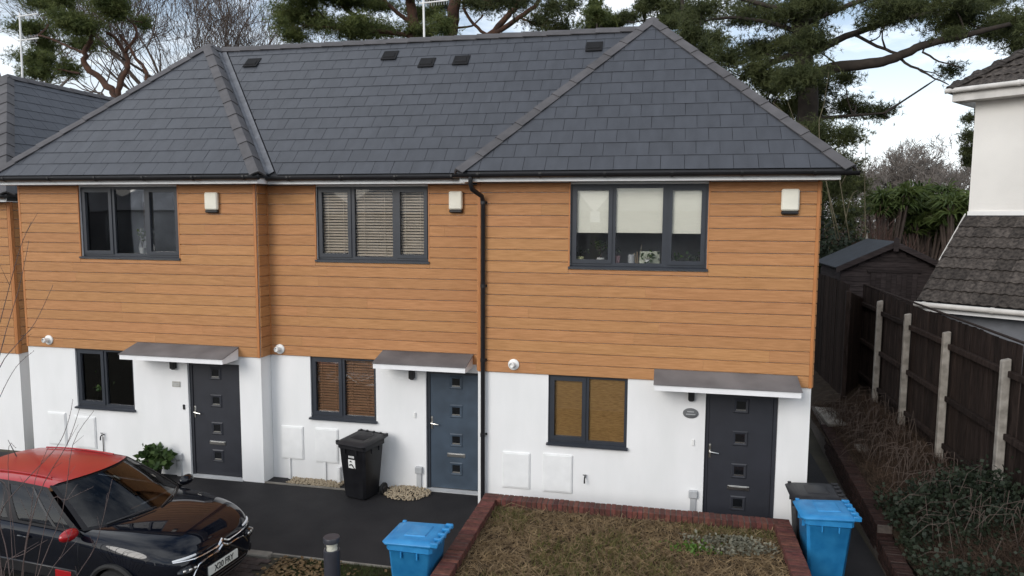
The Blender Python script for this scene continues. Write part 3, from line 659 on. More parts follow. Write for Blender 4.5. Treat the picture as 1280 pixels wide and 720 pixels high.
p = atx(124, 137, -11.0); m = MB(); pp = Vector((-10.95, 7.9, 0)); pp.z = 5.09+(-9.3-pp.x)*2.78/2.75
m.hexa([pp+Vector((.12, -.15, -.09)), pp+Vector((.12, .15, -.09)), pp+Vector((-.12, .15, .15)), pp+Vector((-.12, -.15, .15))], [pp+Vector((.16, -.15, -.04)), pp+Vector((.16, .15, -.04)), pp+Vector((-.08, .15, .20)), pp+Vector((-.08, -.15, .20))]); m.build('roof_vent', M_BLACKP, rfD)

# ------------------------------------------------------------------ things on the window sills
M_SILLW = pm('white_sill', (.6, .6, .6), .6, .05)
for (win, x0, x1, z, Y) in ((wuC, 1.5, 3.44, UW0+.075, 0), (wuA, -7.43, -5.5, UW0+.075, .154), (wgA, -7.71, -6.58, GW0+.075, .154)):
    MB().box(x0, x1, Y+.112, Y+.27, z-.02, z).build('window_board', M_SILLW, win)
def potted(x, y, z, pr, ph, fol, fr, fh, potmat, label, n=60, leaf=.05, mat=None, droop=False):
    o = thing('potted_plant', (x, y, z), label, 'plant')
    MB().lathe([(pr*.78, 0), (pr, ph), (pr*.9, ph), (pr*.85, ph-.01)], (x, y, z+.001), 14).build('pot', potmat, o, True)
    mb = MB(); C = []
    for i in range(max(3, n//6)):
        a = rnd.uniform(0, 6.28); rr = fr*math.sqrt(rnd.random()); hh = fh*rnd.uniform(.4, 1); e = Vector((x+rr*math.cos(a), y+.7*rr*math.sin(a), z+ph+hh*(1-.5*(rr/fr if droop else 0))))
        mb.tube([(x, y, z+ph-.01), (Vector((x, y, z+ph))+e)/2+Vector((0, 0, .02)), e], [.004, .003, .002], 4)
        for k in range(6): C.append(e+Vector((rnd.gauss(0, leaf*.7), rnd.gauss(0, leaf*.5), rnd.gauss(0, leaf*.7))))
    mb.build('stem', M_TWIGD, o)
    V, F = leaves(np.array(C), np.full(len(C), leaf)); stuff_mesh('foliage', V, F, mat or M_PLANT, o)
zc = UW0+.076
potted(1.60, .175, zc, .06, .10, 0, .10, .10, pm('yellow_pot', (.50, .50, .28), .6, .1), 'small trailing plant in a yellow-green pot on the upstairs sill', 24, .04)
potted(1.91, .18, zc, .065, .085, 0, .12, .26, M_WHITEP, 'bushy dark green plant in a white pot under the roller blind', 90, .045)
potted(2.16, .19, zc, .05, .12, 0, .07, .13, pm('pink_pot', (.45, .28, .30), .6, .1), 'little plant in a pink pot at the middle upstairs pane', 20, .04)
potted(3.39, .19, zc, .06, .05, 0, .08, .10, pm('olive_pot', (.08, .11, .06), .6, .1), 'round dark succulent at the end of the upstairs sill', 30, .045)
potted(3.12, .18, zc, .10, .04, 0, .16, .10, M_WHITEP, 'low spreading plant in a white tray on the upstairs sill', 40, .06)
potted(2.62, .165, zc, .045, .07, 0, .15, .10, M_WHITEP, 'spider plant in a white cup before the pale card', 30, .07, droop=True)
m = MB(); m.lathe([(.05, 0), (.052, .13), (.046, .14), (.045, .05)], (2.375, .18, zc), 14); tag(m.build('pen_jar', M_GREYP, None, True), 'pale grey jar on the upstairs window sill beside upright canes', 'jar')
for i, (a, b, h, c) in enumerate(((2.45, 2.42, .16, (.35, .27, .18)), (2.47, 2.46, .19, (.30, .22, .14)), (2.485, 2.53, .30, (.30, .25, .18)))):
    tag(MB().tube([(a, .18+i*.02, zc), (b, .20+i*.02, zc+h)], .009 if i < 2 else .005, 6).build('cane', pm('cane%d' % i, c, .7, .2), None), ('short thick brown cane leaning in the upstairs window', 'pale brown stick leaning beside the thick cane in the window', 'tall thin cane leaning highest in the upstairs window')[i], 'stick')
m = MB(); m.hexa([(2.50, .205, zc), (2.80, .205, zc), (2.80, .215, zc), (2.50, .215, zc)], [(2.50, .235, zc+.19), (2.80, .235, zc+.19), (2.80, .245, zc+.19), (2.50, .245, zc+.19)])
tag(m.build('greeting_card', pm('printed_card', (.62, .63, .52), .7, scale=14, col2=(.40, .45, .33)), None), 'pale patterned card standing on the upstairs sill behind the spider plant', 'card')
# left house
potted(-6.335, .30, zc, .055, .12, 0, .09, .30, M_WHITEP, 'green plant in a white pot at the dark upstairs window', 60, .05, mat=leafmat('yellow_leaf', (.06, .10, .02), (.16, .20, .05), 20))
gt = thing('electric_guitar', (-6.62, .75, 3.95), 'pale electric guitar standing in the dark upstairs room', 'guitar'); M_GTR = pm('pale_guitar', (.45, .45, .47), .4, .05)
m = MB(); m.prism([(-6.62+.17*a, .75, 4.22+.22*b) for a, b in ((-.9, -1), (.9, -1), (1.05, -.5), (.72, .1), (.95, .75), (.8, 1.05), (.55, .7), (.15, .55), (-.2, .62), (-.6, 1.1), (-.95, .9), (-.72, .1), (-1.05, -.5))], (0, .05, 0)); m.build('guitar_body', M_GTR, gt)
MB().box(-6.65, -6.60, .74, .765, 4.32, 4.95).build('neck', M_TWIGD, gt)
MB().prism([(-6.66, .74, 4.95), (-6.59, .74, 4.95), (-6.57, .74, 5.08), (-6.65, .74, 5.12)], (0, .02, 0)).build('headstock', M_GTR, gt)
MB().box(-6.75, -6.49, .70, .86, 3.0, 4.0).build('stand', M_BLACKP, gt)
zg_ = GW0+.076
potted(-7.30, .33, zg_, .07, .14, 0, .14, .70, pm('dark_pot', (.03, .03, .035), .6, .1), 'tall leafy plant behind the ground floor pane by the canopy', 130, .09, droop=True)
m = MB(); m.lathe([(.03, 0), (.03, .10), (.012, .14), (.012, .19)], (-6.98, .34, zg_), 12); tag(m.build('soap_bottle', M_BLACKP, None, True), 'small dark bottle on the ground floor sill beside the chrome tap', 'bottle')
m = MB(); m.tube([(-6.84, .40, zg_), (-6.84, .40, zg_+.18), (-6.84, .36, zg_+.23), (-6.84, .28, zg_+.22), (-6.84, .26, zg_+.17)], .012, 8); m.box(-6.9, -6.78, .38, .43, zg_, zg_+.03); tag(m.build('kitchen_tap', M_CHROME, None, True), 'chrome kitchen tap behind the ground floor window', 'tap')

# ------------------------------------------------------------------ brick planter
pw = thing('brick_planter', (2.5, -2.2, 0), 'raised brick planter of dead grass with brick-on-edge coping before the end house', 'planter')
bk = MB(); bk.cbox(-.0325, .0325, -.1075, .1075, -.051, .051, .004); BRK = bk.mesh('brick', M_BRICK)
bs = MB(); bs.cbox(-.1075, .1075, -.05, .05, -.0325, .0325, .004); BRS = bs.mesh('brick', M_BRICK)
PX0, PX1, PY0, PY1, PZ = .345, 4.635, -4.2, -.87, .60
core = MB(); core.box(PX0+.012, PX0+.2, PY0, PY1-.012, 0, PZ-.006); core.box(PX1-.2, PX1-.012, PY0, PY1-.012, 0, PZ-.006); core.box(PX0+.2, PX1-.2, PY1-.2, PY1-.012, 0, PZ-.006); core.box(PX0+.2, PX1-.2, PY0, PY0+.2, 0, PZ-.006)
pc = core.build('planter_wall', M_MORTAR, pw)
def jit(): return Matrix.Translation((rnd.uniform(-.003, .003), rnd.uniform(-.004, .004), rnd.uniform(-.004, .003))) @ Matrix.Rotation(rnd.uniform(-.02, .02), 4, 'Z') @ Matrix.Rotation(rnd.uniform(-.012, .012), 4, 'Y')
x = PX0+.22
while x < PX1-.2: link('brick', BRK, pc, Matrix.Translation((x+.0325, PY1-.1075, PZ-.051)) @ jit()); x += .0755
y = PY1
while y > -3.7:
    for X in (PX0+.1075, PX1-.1075): link('brick', BRK, pc, Matrix.Translation((X, y-.0325, PZ-.051)) @ Matrix.Rotation(math.pi/2, 4, 'Z') @ jit())
    y -= .0755
for r in range(4):                                     # stretcher courses below the coping: back, right and left faces
    z = PZ-.102-.0425-r*.075; x = PX0+.11-(r % 2)*.11
    while x < PX1: 
        if PX0+.1 < x < PX1-.1: link('brick', BRS, pc, Matrix.Translation((x, PY1-.05, z)) @ jit())
        x += .225
    y = PY1-.11-(r % 2)*.11
    while y > -3.6:
        for X in (PX0+.05, PX1-.05): link('brick', BRS, pc, Matrix.Translation((X, y, z)) @ Matrix.Rotation(math.pi/2, 4, 'Z') @ jit())
        y -= .225
sm = MB(); nx, ny = 30, 26; zz = {}
for j in range(ny+1):
    for i in range(nx+1): 
        zz[i, j] = len(sm.v); sm.v.append((PX0+.2+(PX1-PX0-.4)*i/nx, PY0+.2+(PY1-PY0-.4)*j/ny, .475+.02*math.sin(i*.9)*math.cos(j*.7)+rnd.uniform(-.012, .012)))
sm.f = [(zz[i, j], zz[i+1, j], zz[i+1, j+1], zz[i, j+1]) for i in range(nx) for j in range(ny)]
sm.build('soil', M_SOIL, pw, 'all')
def scatter(n, x0, x1, y0, y1, z): return np.stack([NR.uniform(x0, x1, n), NR.uniform(y0, y1, n), np.full(n, z)+NR.uniform(-.01, .01, n)], 1)
def patchy(C, f, seed, thr):
    a = np.sin(C[:, 0]*f+seed)*np.cos(C[:, 1]*f*1.3+seed*2)+.5*np.sin(C[:, 0]*f*2.7+seed*3)*np.sin(C[:, 1]*f*2.1+seed)
    return C[a+NR.normal(0, .25, len(C)) > thr]
C = scatter(24000, PX0+.21, PX1-.21, -3.6, PY1-.21, .485); n = len(C)
D = np.stack([NR.normal(0, .085, n), NR.normal(0, .085, n), np.abs(NR.normal(.03, .035, n))], 1); V, F = blades(C, D, NR.uniform(.006, .016, n)); stuff_mesh('dead_grass', V, F, M_STRAW, pw)
C = patchy(scatter(14000, PX0+.21, PX1-.21, -3.6, PY1-.21, .49), 1.7, 1.1, .30); n = len(C)
D = np.stack([NR.normal(0, .035, n), NR.normal(0, .035, n), NR.uniform(.03, .085, n)], 1); V, F = blades(C, D, NR.uniform(.008, .017, n)); stuff_mesh('weeds', V, F, M_WEED, pw)
C = np.concatenate([np.stack([NR.normal(cx, .16, 240), NR.normal(cy, .07, 240), NR.uniform(.49, .57, 240)], 1) for cx, cy in ((3.55, -1.62), (3.9, -1.55), (4.1, -1.7), (3.75, -1.85))]); C = C[C[:, 0] < PX1-.25]
V, F = leaves(C, np.full(len(C), .055), flat=.5); stuff_mesh('pale_leaves', V, F, M_PALE, pw)
C = np.stack([NR.normal(3.35, .15, 260), NR.normal(-1.85, .08, 260), NR.uniform(.48, .54, 260)], 1); V, F = leaves(C, np.full(260, .05), flat=.4); stuff_mesh('green_leaves', V, F, leafmat('fresh_weed', (.05, .11, .015), (.10, .19, .03), 8), pw)
mb = MB()
for i in range(60):                                    # long dry stalks over the bed and coping
    x, y = rnd.uniform(PX0+.25, PX1-.25), rnd.uniform(-3.2, PY1-.22); a = rnd.uniform(0, 6.28); L = rnd.uniform(.2, .55)
    mb.tube([(x, y, .49), (x+L*.4*math.cos(a), y+L*.25*math.sin(a), .49+rnd.uniform(.04, .12)), (x+L*math.cos(a), y+L*.6*math.sin(a), .50+rnd.uniform(0, .06))], [.004, .0035, .002], 4)
tag(mb.build('dry_stalks', M_STRAW, pw), kind='stuff')

# ------------------------------------------------------------------ wheelie bins
def bin_(loc, rz, mat, label, lidmat=None, sticker=False, tilt=0):
    """wheeled bin; front faces local -Y, hinge at +Y"""
    o = thing('wheelie_bin', loc, label, 'wheelie bin', None, rz); Mw = WM[o.name]
    def bd(mb, name, mt, parent=o, smooth=False, sub=0):
        ob = link(name, mb.mesh(name, mt, smooth), None, Mw); WM[ob.name] = Mw.copy(); ob.parent = parent
        if parent is o: ob.matrix_basis = Matrix(); ob.matrix_parent_inverse = Matrix()
        else: ob.matrix_basis = Matrix(); ob.matrix_parent_inverse = Matrix()
        return ob
    rings = [(.20, -.20, .19, .02), (.215, -.215, .20, .05), (.265, -.275, .262, .86), (.272, -.282, .268, .87), (.285, -.295, .28, .88), (.285, -.295, .28, .945), (.27, -.28, .266, .95)]
    m = MB(); vs = []; c = .035
    for hw, yf, yb, z in rings:
        vs += [(-hw+c, yf, z), (hw-c, yf, z), (hw, yf+c, z), (hw, yb-c, z), (hw-c, yb, z), (-hw+c, yb, z), (-hw, yb-c, z), (-hw, yf+c, z)]
    m.add(vs, [(i*8+k, i*8+(k+1) % 8, (i+1)*8+(k+1) % 8, (i+1)*8+k) for i in range(len(rings)-1) for k in range(8)]+[tuple(range(8))[::-1], tuple(range(len(rings)*8-8, len(rings)*8))])
    for sx in (-.12, .12): m.box(sx-.008, sx+.008, -.305, -.27, .80, .875)
    for sy in (-.1, .1): m.box(.27, .296, sy-.008, sy+.008, .80, .875); m.box(-.296, -.27, sy-.008, sy+.008, .80, .875)
    body = bd(m, 'bin_body', mat, smooth=True)
    lm = lidmat or mat; m = MB(); vs = []
    lr = [(.300, -.345, .285, .945), (.305, -.35, .29, .962), (.298, -.335, .285, .975), (.262, -.27, .262, .998), (.235, -.235, .235, 1.004)]
    c = .05
    for hw, yf, yb, z in lr: vs += [(-hw+c, yf, z), (hw-c, yf, z), (hw, yf+c, z), (hw, yb-.02, z+.02), (hw-.02, yb, z+.02), (-hw+.02, yb, z+.02), (-hw, yb-.02, z+.02), (-hw, yf+c, z)]
    m.add(vs, [(i*8+k, i*8+(k+1) % 8, (i+1)*8+(k+1) % 8, (i+1)*8+k) for i in range(len(lr)-1) for k in range(8)]+[tuple(range(8))[::-1], tuple(range(len(lr)*8-8, len(lr)*8))])
    lid = bd(m, 'bin_lid', lm, smooth=True)
    m = MB(); m.hexa([(-.15, -.13, 1.003), (.15, -.13, 1.003), (.15, .16, 1.018), (-.15, .16, 1.018)], [(-.135, -.11, 1.020), (.135, -.11, 1.020), (.135, .145, 1.034), (-.135, .145, 1.034)]); bd(m, 'lid_panel', lm, lid, True)
    m = MB(); m.cbox(-.30, -.26, -.31, -.26, .975, 1.0, .006); bd(m, 'lid_catch', lm, lid)
    m = MB(); m.tube([(-.235, .34, 1.0), (.235, .34, 1.0)], .016, 8)
    for sx in (-.27, -.14, 0, .14, .27): m.cbox(sx-.022, sx+.022, .262, .358, .965, 1.025, .008)
    bd(m, 'bin_handle', lm, smooth=True)
    m = MB(); m.tube([(-.27, .20, .10), (.27, .20, .10)], .012, 8); bd(m, 'axle', M_TYRE)
    for sx in (-1, 1):
        m = MB(); m.lathe([(.05, -.022), (.09, -.024), (.10, -.014), (.10, .014), (.09, .024), (.05, .022)], (sx*.285, .21, .10), 20, (1, 0, 0)); wh = bd(m, 'wheel', M_TYRE, smooth=True)
        m = MB(); m.lathe([(.045, 0), (.04, .008)], (sx*.309, .21, .10), 14, (sx, 0, 0)); bd(m, 'wheel_hub', M_BLACKP, wh, True)
    if sticker:
        yq = lambda z: -.215-.06*(z-.05)/.81-.003
        m = MB(); m.add([(-.075, yq(.55), .55), (.065, yq(.55), .55), (.065, yq(.70), .70), (-.075, yq(.70), .70)], [(0, 1, 2, 3)]); st = bd(m, 'sticker', M_WHITEP)
        m = MB(); pts = [(-.055+.11*t, yq(.60+.06*math.sin(t*5))-.002, .60+.05*math.sin(t*5)*t) for t in np.linspace(0, 1, 10)]; m.tube(pts, .010, 5); m.add([(-.05, yq(.655)-.002, .655), (.01, yq(.655)-.002, .655), (-.02, yq(.685)-.002, .685)], [(0, 1, 2)]); bd(m, 'sticker_emblem', M_BLACKP, st)
        m = MB()
        for q in range(5): m.box(-.06+q*.024, -.045+q*.024, yq(.75)-.003, yq(.75)-.001, .73, .765)
        bd(m, 'sticker_lettering', M_WHITEP, st)
    return o
bin_((-2.03, .02, 0), R_(-14), M_BLKBIN, 'black wheelie bin with white sticker by the middle house wall', sticker=True)
bin_((.045, -3.0, -.10), R_(-92), M_BLUE, 'blue wheelie bin standing on the drive beside the planter wall')
bin_((4.98, -1.38, 0), R_(-88), M_BLUE, 'blue wheelie bin in front of the black one at the house corner')
bin_((4.97, -.76, 0), R_(-90), M_BLKBIN, 'black wheelie bin behind the blue one by the house corner')

# ------------------------------------------------------------------ bollard light
c = Vector((-.86, -3.45, 0)); o = thing('bollard_light', c, 'dark round bollard light with clear lens band on the verge', 'bollard'); M_BOL = pm('bollard_paint', (.035, .036, .045), .4, .15, 6)
MB().lathe([(.12, 0), (.12, .02), (.095, .025), (.095, .80), (.088, .805)], c, 28).build('post', M_BOL, o, True)
MB().lathe([(.075, .80), (.078, .83), (.072, .85), (.078, .87), (.075, .895)], c, 28).build('lens', pm('clear_lens', (.55, .54, .46), .12, .2, 30, spec=.8), o, True)
MB().lathe([(.088, .89), (.097, .895), (.097, .945), (.092, .955), (.0, .957)], c, 28).build('cap', M_BOL, o, True)
for a in (0, 2.1, 4.2): MB().box(c.x+.08*math.cos(a)-.006, c.x+.08*math.cos(a)+.006, c.y+.08*math.sin(a)-.006, c.y+.08*math.sin(a)+.006, .79, .90).build('lens_strut', M_BOL, o)

# ------------------------------------------------------------------ shrub by the left door
c = Vector((-5.98, -.12, 0)); o = thing('potted_shrub', c, 'glossy green shrub in a dark pot beside the left front door', 'shrub')
MB().lathe([(.12, 0), (.16, .24), (.15, .24), (.14, .21)], c, 18).build('pot', M_BLACKP, o, True)
mb = MB(); Cs = []
for i in range(34):
    a = rnd.uniform(0, 6.28); rr = .30*math.sqrt(rnd.random()); e = c+Vector((rr*math.cos(a)*1.05, rr*math.sin(a)*.8, .22+rnd.uniform(.10, .40)*(1-.5*rr/.3)))
    mb.tube([c+Vector((0, 0, .2)), (c+e)/2+Vector((0, 0, .18)), e], [.007, .005, .003], 4)
    for k in range(7): Cs.append(e+Vector((rnd.gauss(0, .05), rnd.gauss(0, .05), rnd.gauss(0, .04))))
mb.build('stem', M_TWIGD, o); V, F = leaves(np.array(Cs), np.full(len(Cs), .13), aspect=.75, flat=.3); stuff_mesh('foliage', V, F, M_PLANT, o)

# ------------------------------------------------------------------ parked car
M_PAINT = pm('black_car_paint', (.004, .005, .009), .3, .1, 3, coat=1.0, spec=.0)
M_RED = pm('red_car_paint', (.34, .006, .010), .3, .08, 3, coat=.35)
M_PLATE = pm('plate_white', (.72, .72, .66), .4, .03); M_CARGL = glass('car_glass', (.28, .32, .36), 1.65); M_CARIN = pm('car_interior', (.022, .022, .024), .9, .2)
CARM = Matrix.Translation((-2.36, -3.37, -.0)) @ Matrix.Rotation(R_(-5), 4, 'Z')
car = thing('parked_car', (0, 0, 0), 'black hatchback with red roof and red mirror parked on the paving', 'car'); car.matrix_basis = CARM; WM[car.name] = CARM.copy()
def cpart(mb, name, mt, parent=car, smooth=True, sub=0):
    ob = link(name, mb.mesh(name, mt, smooth)); ob.parent = parent; ob.matrix_parent_inverse = Matrix(); WM[ob.name] = CARM.copy()
    if sub: md = ob.modifiers.new('s', 'SUBSURF'); md.levels = md.render_levels = sub
    return ob
ST = [(-.0, [(.0, .25), (.40, .27), (.47, .42), (.46, .58), (.40, .68), (.22, .715), (0, .725)]),
      (-.045, [(.0, .21), (.54, .23), (.61, .42), (.60, .60), (.54, .735), (.34, .775), (0, .785)]),
      (-.18, [(.0, .18), (.68, .20), (.735, .42), (.735, .65), (.68, .815), (.46, .87), (0, .885)]),
      (-.44, [(.0, .17), (.785, .19), (.84, .42), (.835, .69), (.785, .885), (.54, .945), (0, .965)]),
      (-.85, [(.0, .17), (.82, .19), (.875, .42), (.875, .72), (.82, .935), (.60, .99), (0, 1.015)]),
      (-1.2, [(.0, .17), (.82, .19), (.875, .42), (.87, .73), (.825, .955), (.66, 1.0), (0, 1.01)]),
      (-1.9, [(.0, .17), (.83, .19), (.87, .42), (.868, .75), (.83, .96), (.70, .985), (0, .99)]),
      (-3.1, [(.0, .17), (.83, .19), (.87, .42), (.87, .77), (.835, .98), (.70, 1.0), (0, 1.0)]),
      (-3.6, [(.0, .2), (.80, .22), (.85, .42), (.85, .75), (.80, .97), (.62, 1.0), (0, 1.0)]),
      (-3.9, [(.0, .26), (.72, .28), (.78, .44), (.78, .70), (.72, .92), (.5, .95), (0, .95)]),
      (-3.98, [(.0, .32), (.60, .33), (.68, .46), (.66, .66), (.58, .82), (.4, .85), (0, .85)])]
mb = MB(); ring = 12
for x, s in ST: mb.v += [(x, y, z) for y, z in s]+[(x, -y, z) for y, z in s[-2:0:-1]]
for i in range(len(ST)-1): mb.f += [(i*ring+k, i*ring+(k+1) % ring, (i+1)*ring+(k+1) % ring, (i+1)*ring+k) for k in range(ring)]
for b in (0, (len(ST)-1)*ring): mb.f += [(b, b+1, b+11), (b+1, b+2, b+10, b+11), (b+2, b+3, b+9, b+10), (b+3, b+4, b+8, b+9), (b+4, b+5, b+7, b+8), (b+5, b+6, b+7)]
body = cpart(mb, 'body', M_PAINT, smooth='all', sub=3)
cuts = []
for wx in (-.80, -3.34):
    for sy in (-1, 1):
        k_ = MB().lathe([(.345, -.25), (.345, .25)], (wx, sy*.88, .31), 40, (0, 1, 0)); ob = cpart(k_, 'cutter', M_PAINT, smooth=False); cuts.append(ob)
        md = body.modifiers.new('b', 'BOOLEAN'); md.operation = 'DIFFERENCE'; md.object = ob; md.solver = 'EXACT'
bpy.context.view_layer.update(); dg = bpy.context.evaluated_depsgraph_get(); nm = bpy.data.meshes.new_from_object(body.evaluated_get(dg)); body.modifiers.clear(); body.data = nm
for o_ in cuts: bpy.data.objects.remove(o_, do_unlink=True)
try: nm.set_sharp_from_angle(angle=R_(40))
except Exception: pass
from mathutils.bvhtree import BVHTree
bmx = bmesh.new(); bmx.from_mesh(nm); BV = BVHTree.FromBMesh(bmx); bmx.free()
def nose(y, z, off=.006):
    h = BV.ray_cast(Vector((1, y, z)), Vector((-1, 0, 0))); return (h[0] if h[0] else Vector((-.1, y, z)))+Vector((off, 0, 0))
def grid(fn, nu, nv, u0=-1, u1=1, v0=0, v1=1, th=0):
    mb = MB()
    for j in range(nv+1):
        for i in range(nu+1): mb.v.append(tuple(fn(u0+(u1-u0)*i/nu, v0+(v1-v0)*j/nv)))
    mb.f = [(j*(nu+1)+i, j*(nu+1)+i+1, (j+1)*(nu+1)+i+1, (j+1)*(nu+1)+i) for i in range(nu) for j in range(nv)]; return mb
def ws(u, v, o=0):
    b = Vector((-.93-.40*u*u, .765*u, .985-.005*u*u)); t_ = Vector((-1.80-.24*u*u, .585*u, 1.428-.045*u*u)); p = b.lerp(t_, v); k = math.sin(math.pi*v)*.018+o; return p+Vector((.45, 0, .89))*k
def rf(u, v, o=0):
    f = Vector((-1.80-.24*u*u, .585*u, 1.428-.045*u*u)); r_ = Vector((-3.52+.05*u*u, .575*u, 1.405-.05*u*u)); p = f.lerp(r_, v); e = max(0, abs(u)-.93); p.z += math.sin(math.pi*min(1, v*.9+.05))*.04-e*.35+o; p.y += (.05 if u > 0 else -.05)*e; return p
def sd(s, v, sy, o=0):
    b = Vector((-1.30-2.25*s, .80, .955+.03*s)); t_ = Vector((-2.03-1.44*s, .612, 1.362-.02*s+.03*math.sin(math.pi*s))); p = b.lerp(t_, v); p.y += .02*math.sin(math.pi*v)+o; p.z += o*.4; p.y *= sy; return p
def rr_(u, v, o=0):
    t_ = Vector((-3.52+.05*u*u, .575*u, 1.405-.05*u*u)); b = Vector((-3.88+.12*u*u, .74*u, .96)); p = t_.lerp(b, v); p.x -= o+.03*math.sin(math.pi*v); return p
cabin = MB()
for gmb in (grid(lambda u, v: sd(u, v, 1), 14, 6, 0, 1), grid(lambda u, v: sd(u, v, -1), 14, 6, 0, 1), grid(rr_, 12, 6)): pass
# pillars and window surrounds as strips round open glass
def strip(fn, segs): 
    for (a, b, c_, d_) in segs: g_ = grid(fn, 8, 6, a, b, c_, d_); cabin.add(g_.v, g_.f)
for sy in (1, -1): strip(lambda s, v, sy=sy: sd(s, v, sy), [(0, .055, 0, 1), (.44, .52, 0, 1), (.86, 1, 0, 1), (0, 1, 0, .07), (0, 1, .93, 1.02)])
strip(ws, [(-1, -.94, 0, 1), (.94, 1, 0, 1), (-1, 1, 0, .05), (-1, 1, .96, 1)]); strip(rr_, [(-1, -.85, 0, 1), (.85, 1, 0, 1), (-1, 1, 0, .12), (-1, 1, .7, 1)])
cpart(cabin, 'pillars', pm('pillar_black', (.008, .008, .010), .45, .1, spec=.25))
cpart(grid(lambda u, v: rf(u, v, .004), 24, 14, -1.06, 1.06, -.01, 1.02), 'roof', M_RED)
w_ = cpart(grid(lambda u, v: ws(u, v, -.004), 18, 10, -.95, .95, .04, .97), 'windscreen', M_CARGL)
cpart(grid(lambda u, v: rr_(u, v, -.004), 12, 8, -.86, .86, .1, .72), 'rear_window', M_CARGL)
for sy in (1, -1):
    for a, b in ((.05, .17), (.185, .445), (.515, .865)): cpart(grid(lambda s, v: sd(s, v, sy, -.004), 8, 6, a, b, .06, .94), 'side_window', M_CARGL)
    q = MB(); g_ = grid(lambda s, v: sd(s, v, sy), 2, 6, .165, .19, .05, .95); q.add(g_.v, g_.f); cpart(q, 'window_divider', M_BLACKP)
    q = MB(); q.tube([rf(sy*.80, v, .02) for v in np.linspace(.12, .9, 12)], .011, 6); cpart(q, 'roof_strip', M_RED)
    # mirror
    q = MB(); c0 = Vector((-1.42, sy*.935, 1.00)); nn = 10
    for j in range(nn+1):
        t_ = -math.pi/2+math.pi*j/nn
        for i in range(16):
            a = 2*math.pi*i/16; q.v.append((c0.x+.055+.085*math.cos(t_)*math.cos(a)*(1 if math.cos(a) > 0 else .45), c0.y+.12*math.sin(t_), c0.z+.072*math.cos(t_)*math.sin(a)))
    q.f = [(j*16+i, j*16+(i+1) % 16, (j+1)*16+(i+1) % 16, (j+1)*16+i) for j in range(nn) for i in range(16)]; mir = cpart(q, 'door_mirror', M_RED if sy < 0 else M_PAINT)
    q = MB(); q.hexa([(-1.42, sy*.80, .93), (-1.34, sy*.80, .93), (-1.34, sy*.87, .965), (-1.42, sy*.87, .965)], [(-1.42, sy*.80, .965), (-1.34, sy*.80, .965), (-1.34, sy*.87, .99), (-1.42, sy*.87, .99)]); cpart(q, 'mirror_arm', M_BLACKP, mir)
    # airbump along the doors, door handles
    q = MB(); q.cbox(-3.0, -1.35, sy*.868-.012, sy*.868+.012, .40, .54, .01); ab = cpart(q, 'door_bump', M_BLACKP); q = MB(); q.cbox(-1.66, -1.42, sy*.882-.004, sy*.882+.004, .42, .52, .003); cpart(q, 'bump_insert', M_RED, ab)
    for (xa, xb) in ((-1.28, -1.34), (-2.33, -2.37)):
        q = MB(); q.tube([(xa+(xb-xa)*t_, sy*(BV.ray_cast(Vector((xa+(xb-xa)*t_, sy*2, .30+.62*t_)), Vector((0, -sy, 0)))[0].y*sy+.0015), .30+.62*t_) for t_ in np.linspace(0, 1, 8)], .0045, 4); cpart(q, 'door_gap', M_BLACKP)
    for wx in (-.80, -3.34):
        q = MB(); q.tube([(wx+.365*math.cos(a), sy*.868, .31+.365*math.sin(a)) for a in np.linspace(-.25, math.pi+.25, 18)], .030, 6); cpart(q, 'arch_trim', M_TYRE)
    for hx in (-2.15, -3.0): q = MB(); q.cbox(hx-.09, hx+.09, sy*.875-.012, sy*.875+.012, .83, .86, .008); cpart(q, 'door_handle', M_PAINT)
    # lamps
    q = MB()
    q.tube([nose(sy*y_, .728+.012*(y_-.5), .004) for y_ in np.linspace(.42, .66, 7)], [.012, .015, .016, .016, .016, .014, .01], 6); cpart(q, 'running_light', pm('lamp_lens', (.70, .72, .74), .15, .05, spec=.8))
    hl = MB(); hl.tube([nose(sy*y_, .585, -.012) for y_ in np.linspace(.44, .64, 6)], [.03, .055, .06, .06, .05, .02], 8); hd = cpart(hl, 'headlight', M_DARKGL)
    for y_ in (.48, .54, .60): b = MB(); b.lathe([(.024, 0), (.022, .012), (.010, .02)], nose(sy*y_, .60, .012)+Vector((.02, 0, 0)), 12, (1, sy*.2, 0)); cpart(b, 'headlamp_bulb', M_CHROME, hd)
    fg = MB(); fg.lathe([(.055, 0), (.05, .012), (.03, .016)], nose(sy*.60, .36, .0), 16, (1, sy*.4, 0)); cpart(fg, 'fog_light', M_DARKGL)
    for wx in (-.80, -3.34):
        tw = MB(); tw.lathe([(.20, -.1), (.29, -.105), (.31, -.07), (.31, .07), (.29, .105), (.20, .1)], (wx, sy*.765, .31), 32, (0, 1, 0)); wh = cpart(tw, 'wheel', M_TYRE)
        rm = MB(); rm.lathe([(.20, 0), (.195, .012), (.17, .0)], (wx, sy*.865, .31), 28, (0, sy, 0)); rm.lathe([(.05, 0), (.045, .03)], (wx, sy*.86, .31), 12, (0, sy, 0))
        for s_ in range(5):
            a = s_*2*math.pi/5; rm.tube([(wx+.03*math.cos(a), sy*.875, .31+.03*math.sin(a)), (wx+.18*math.cos(a), sy*.872, .31+.18*math.sin(a))], [.022, .016], 6)
        cpart(rm, 'wheel_rim', M_GREYP, wh)
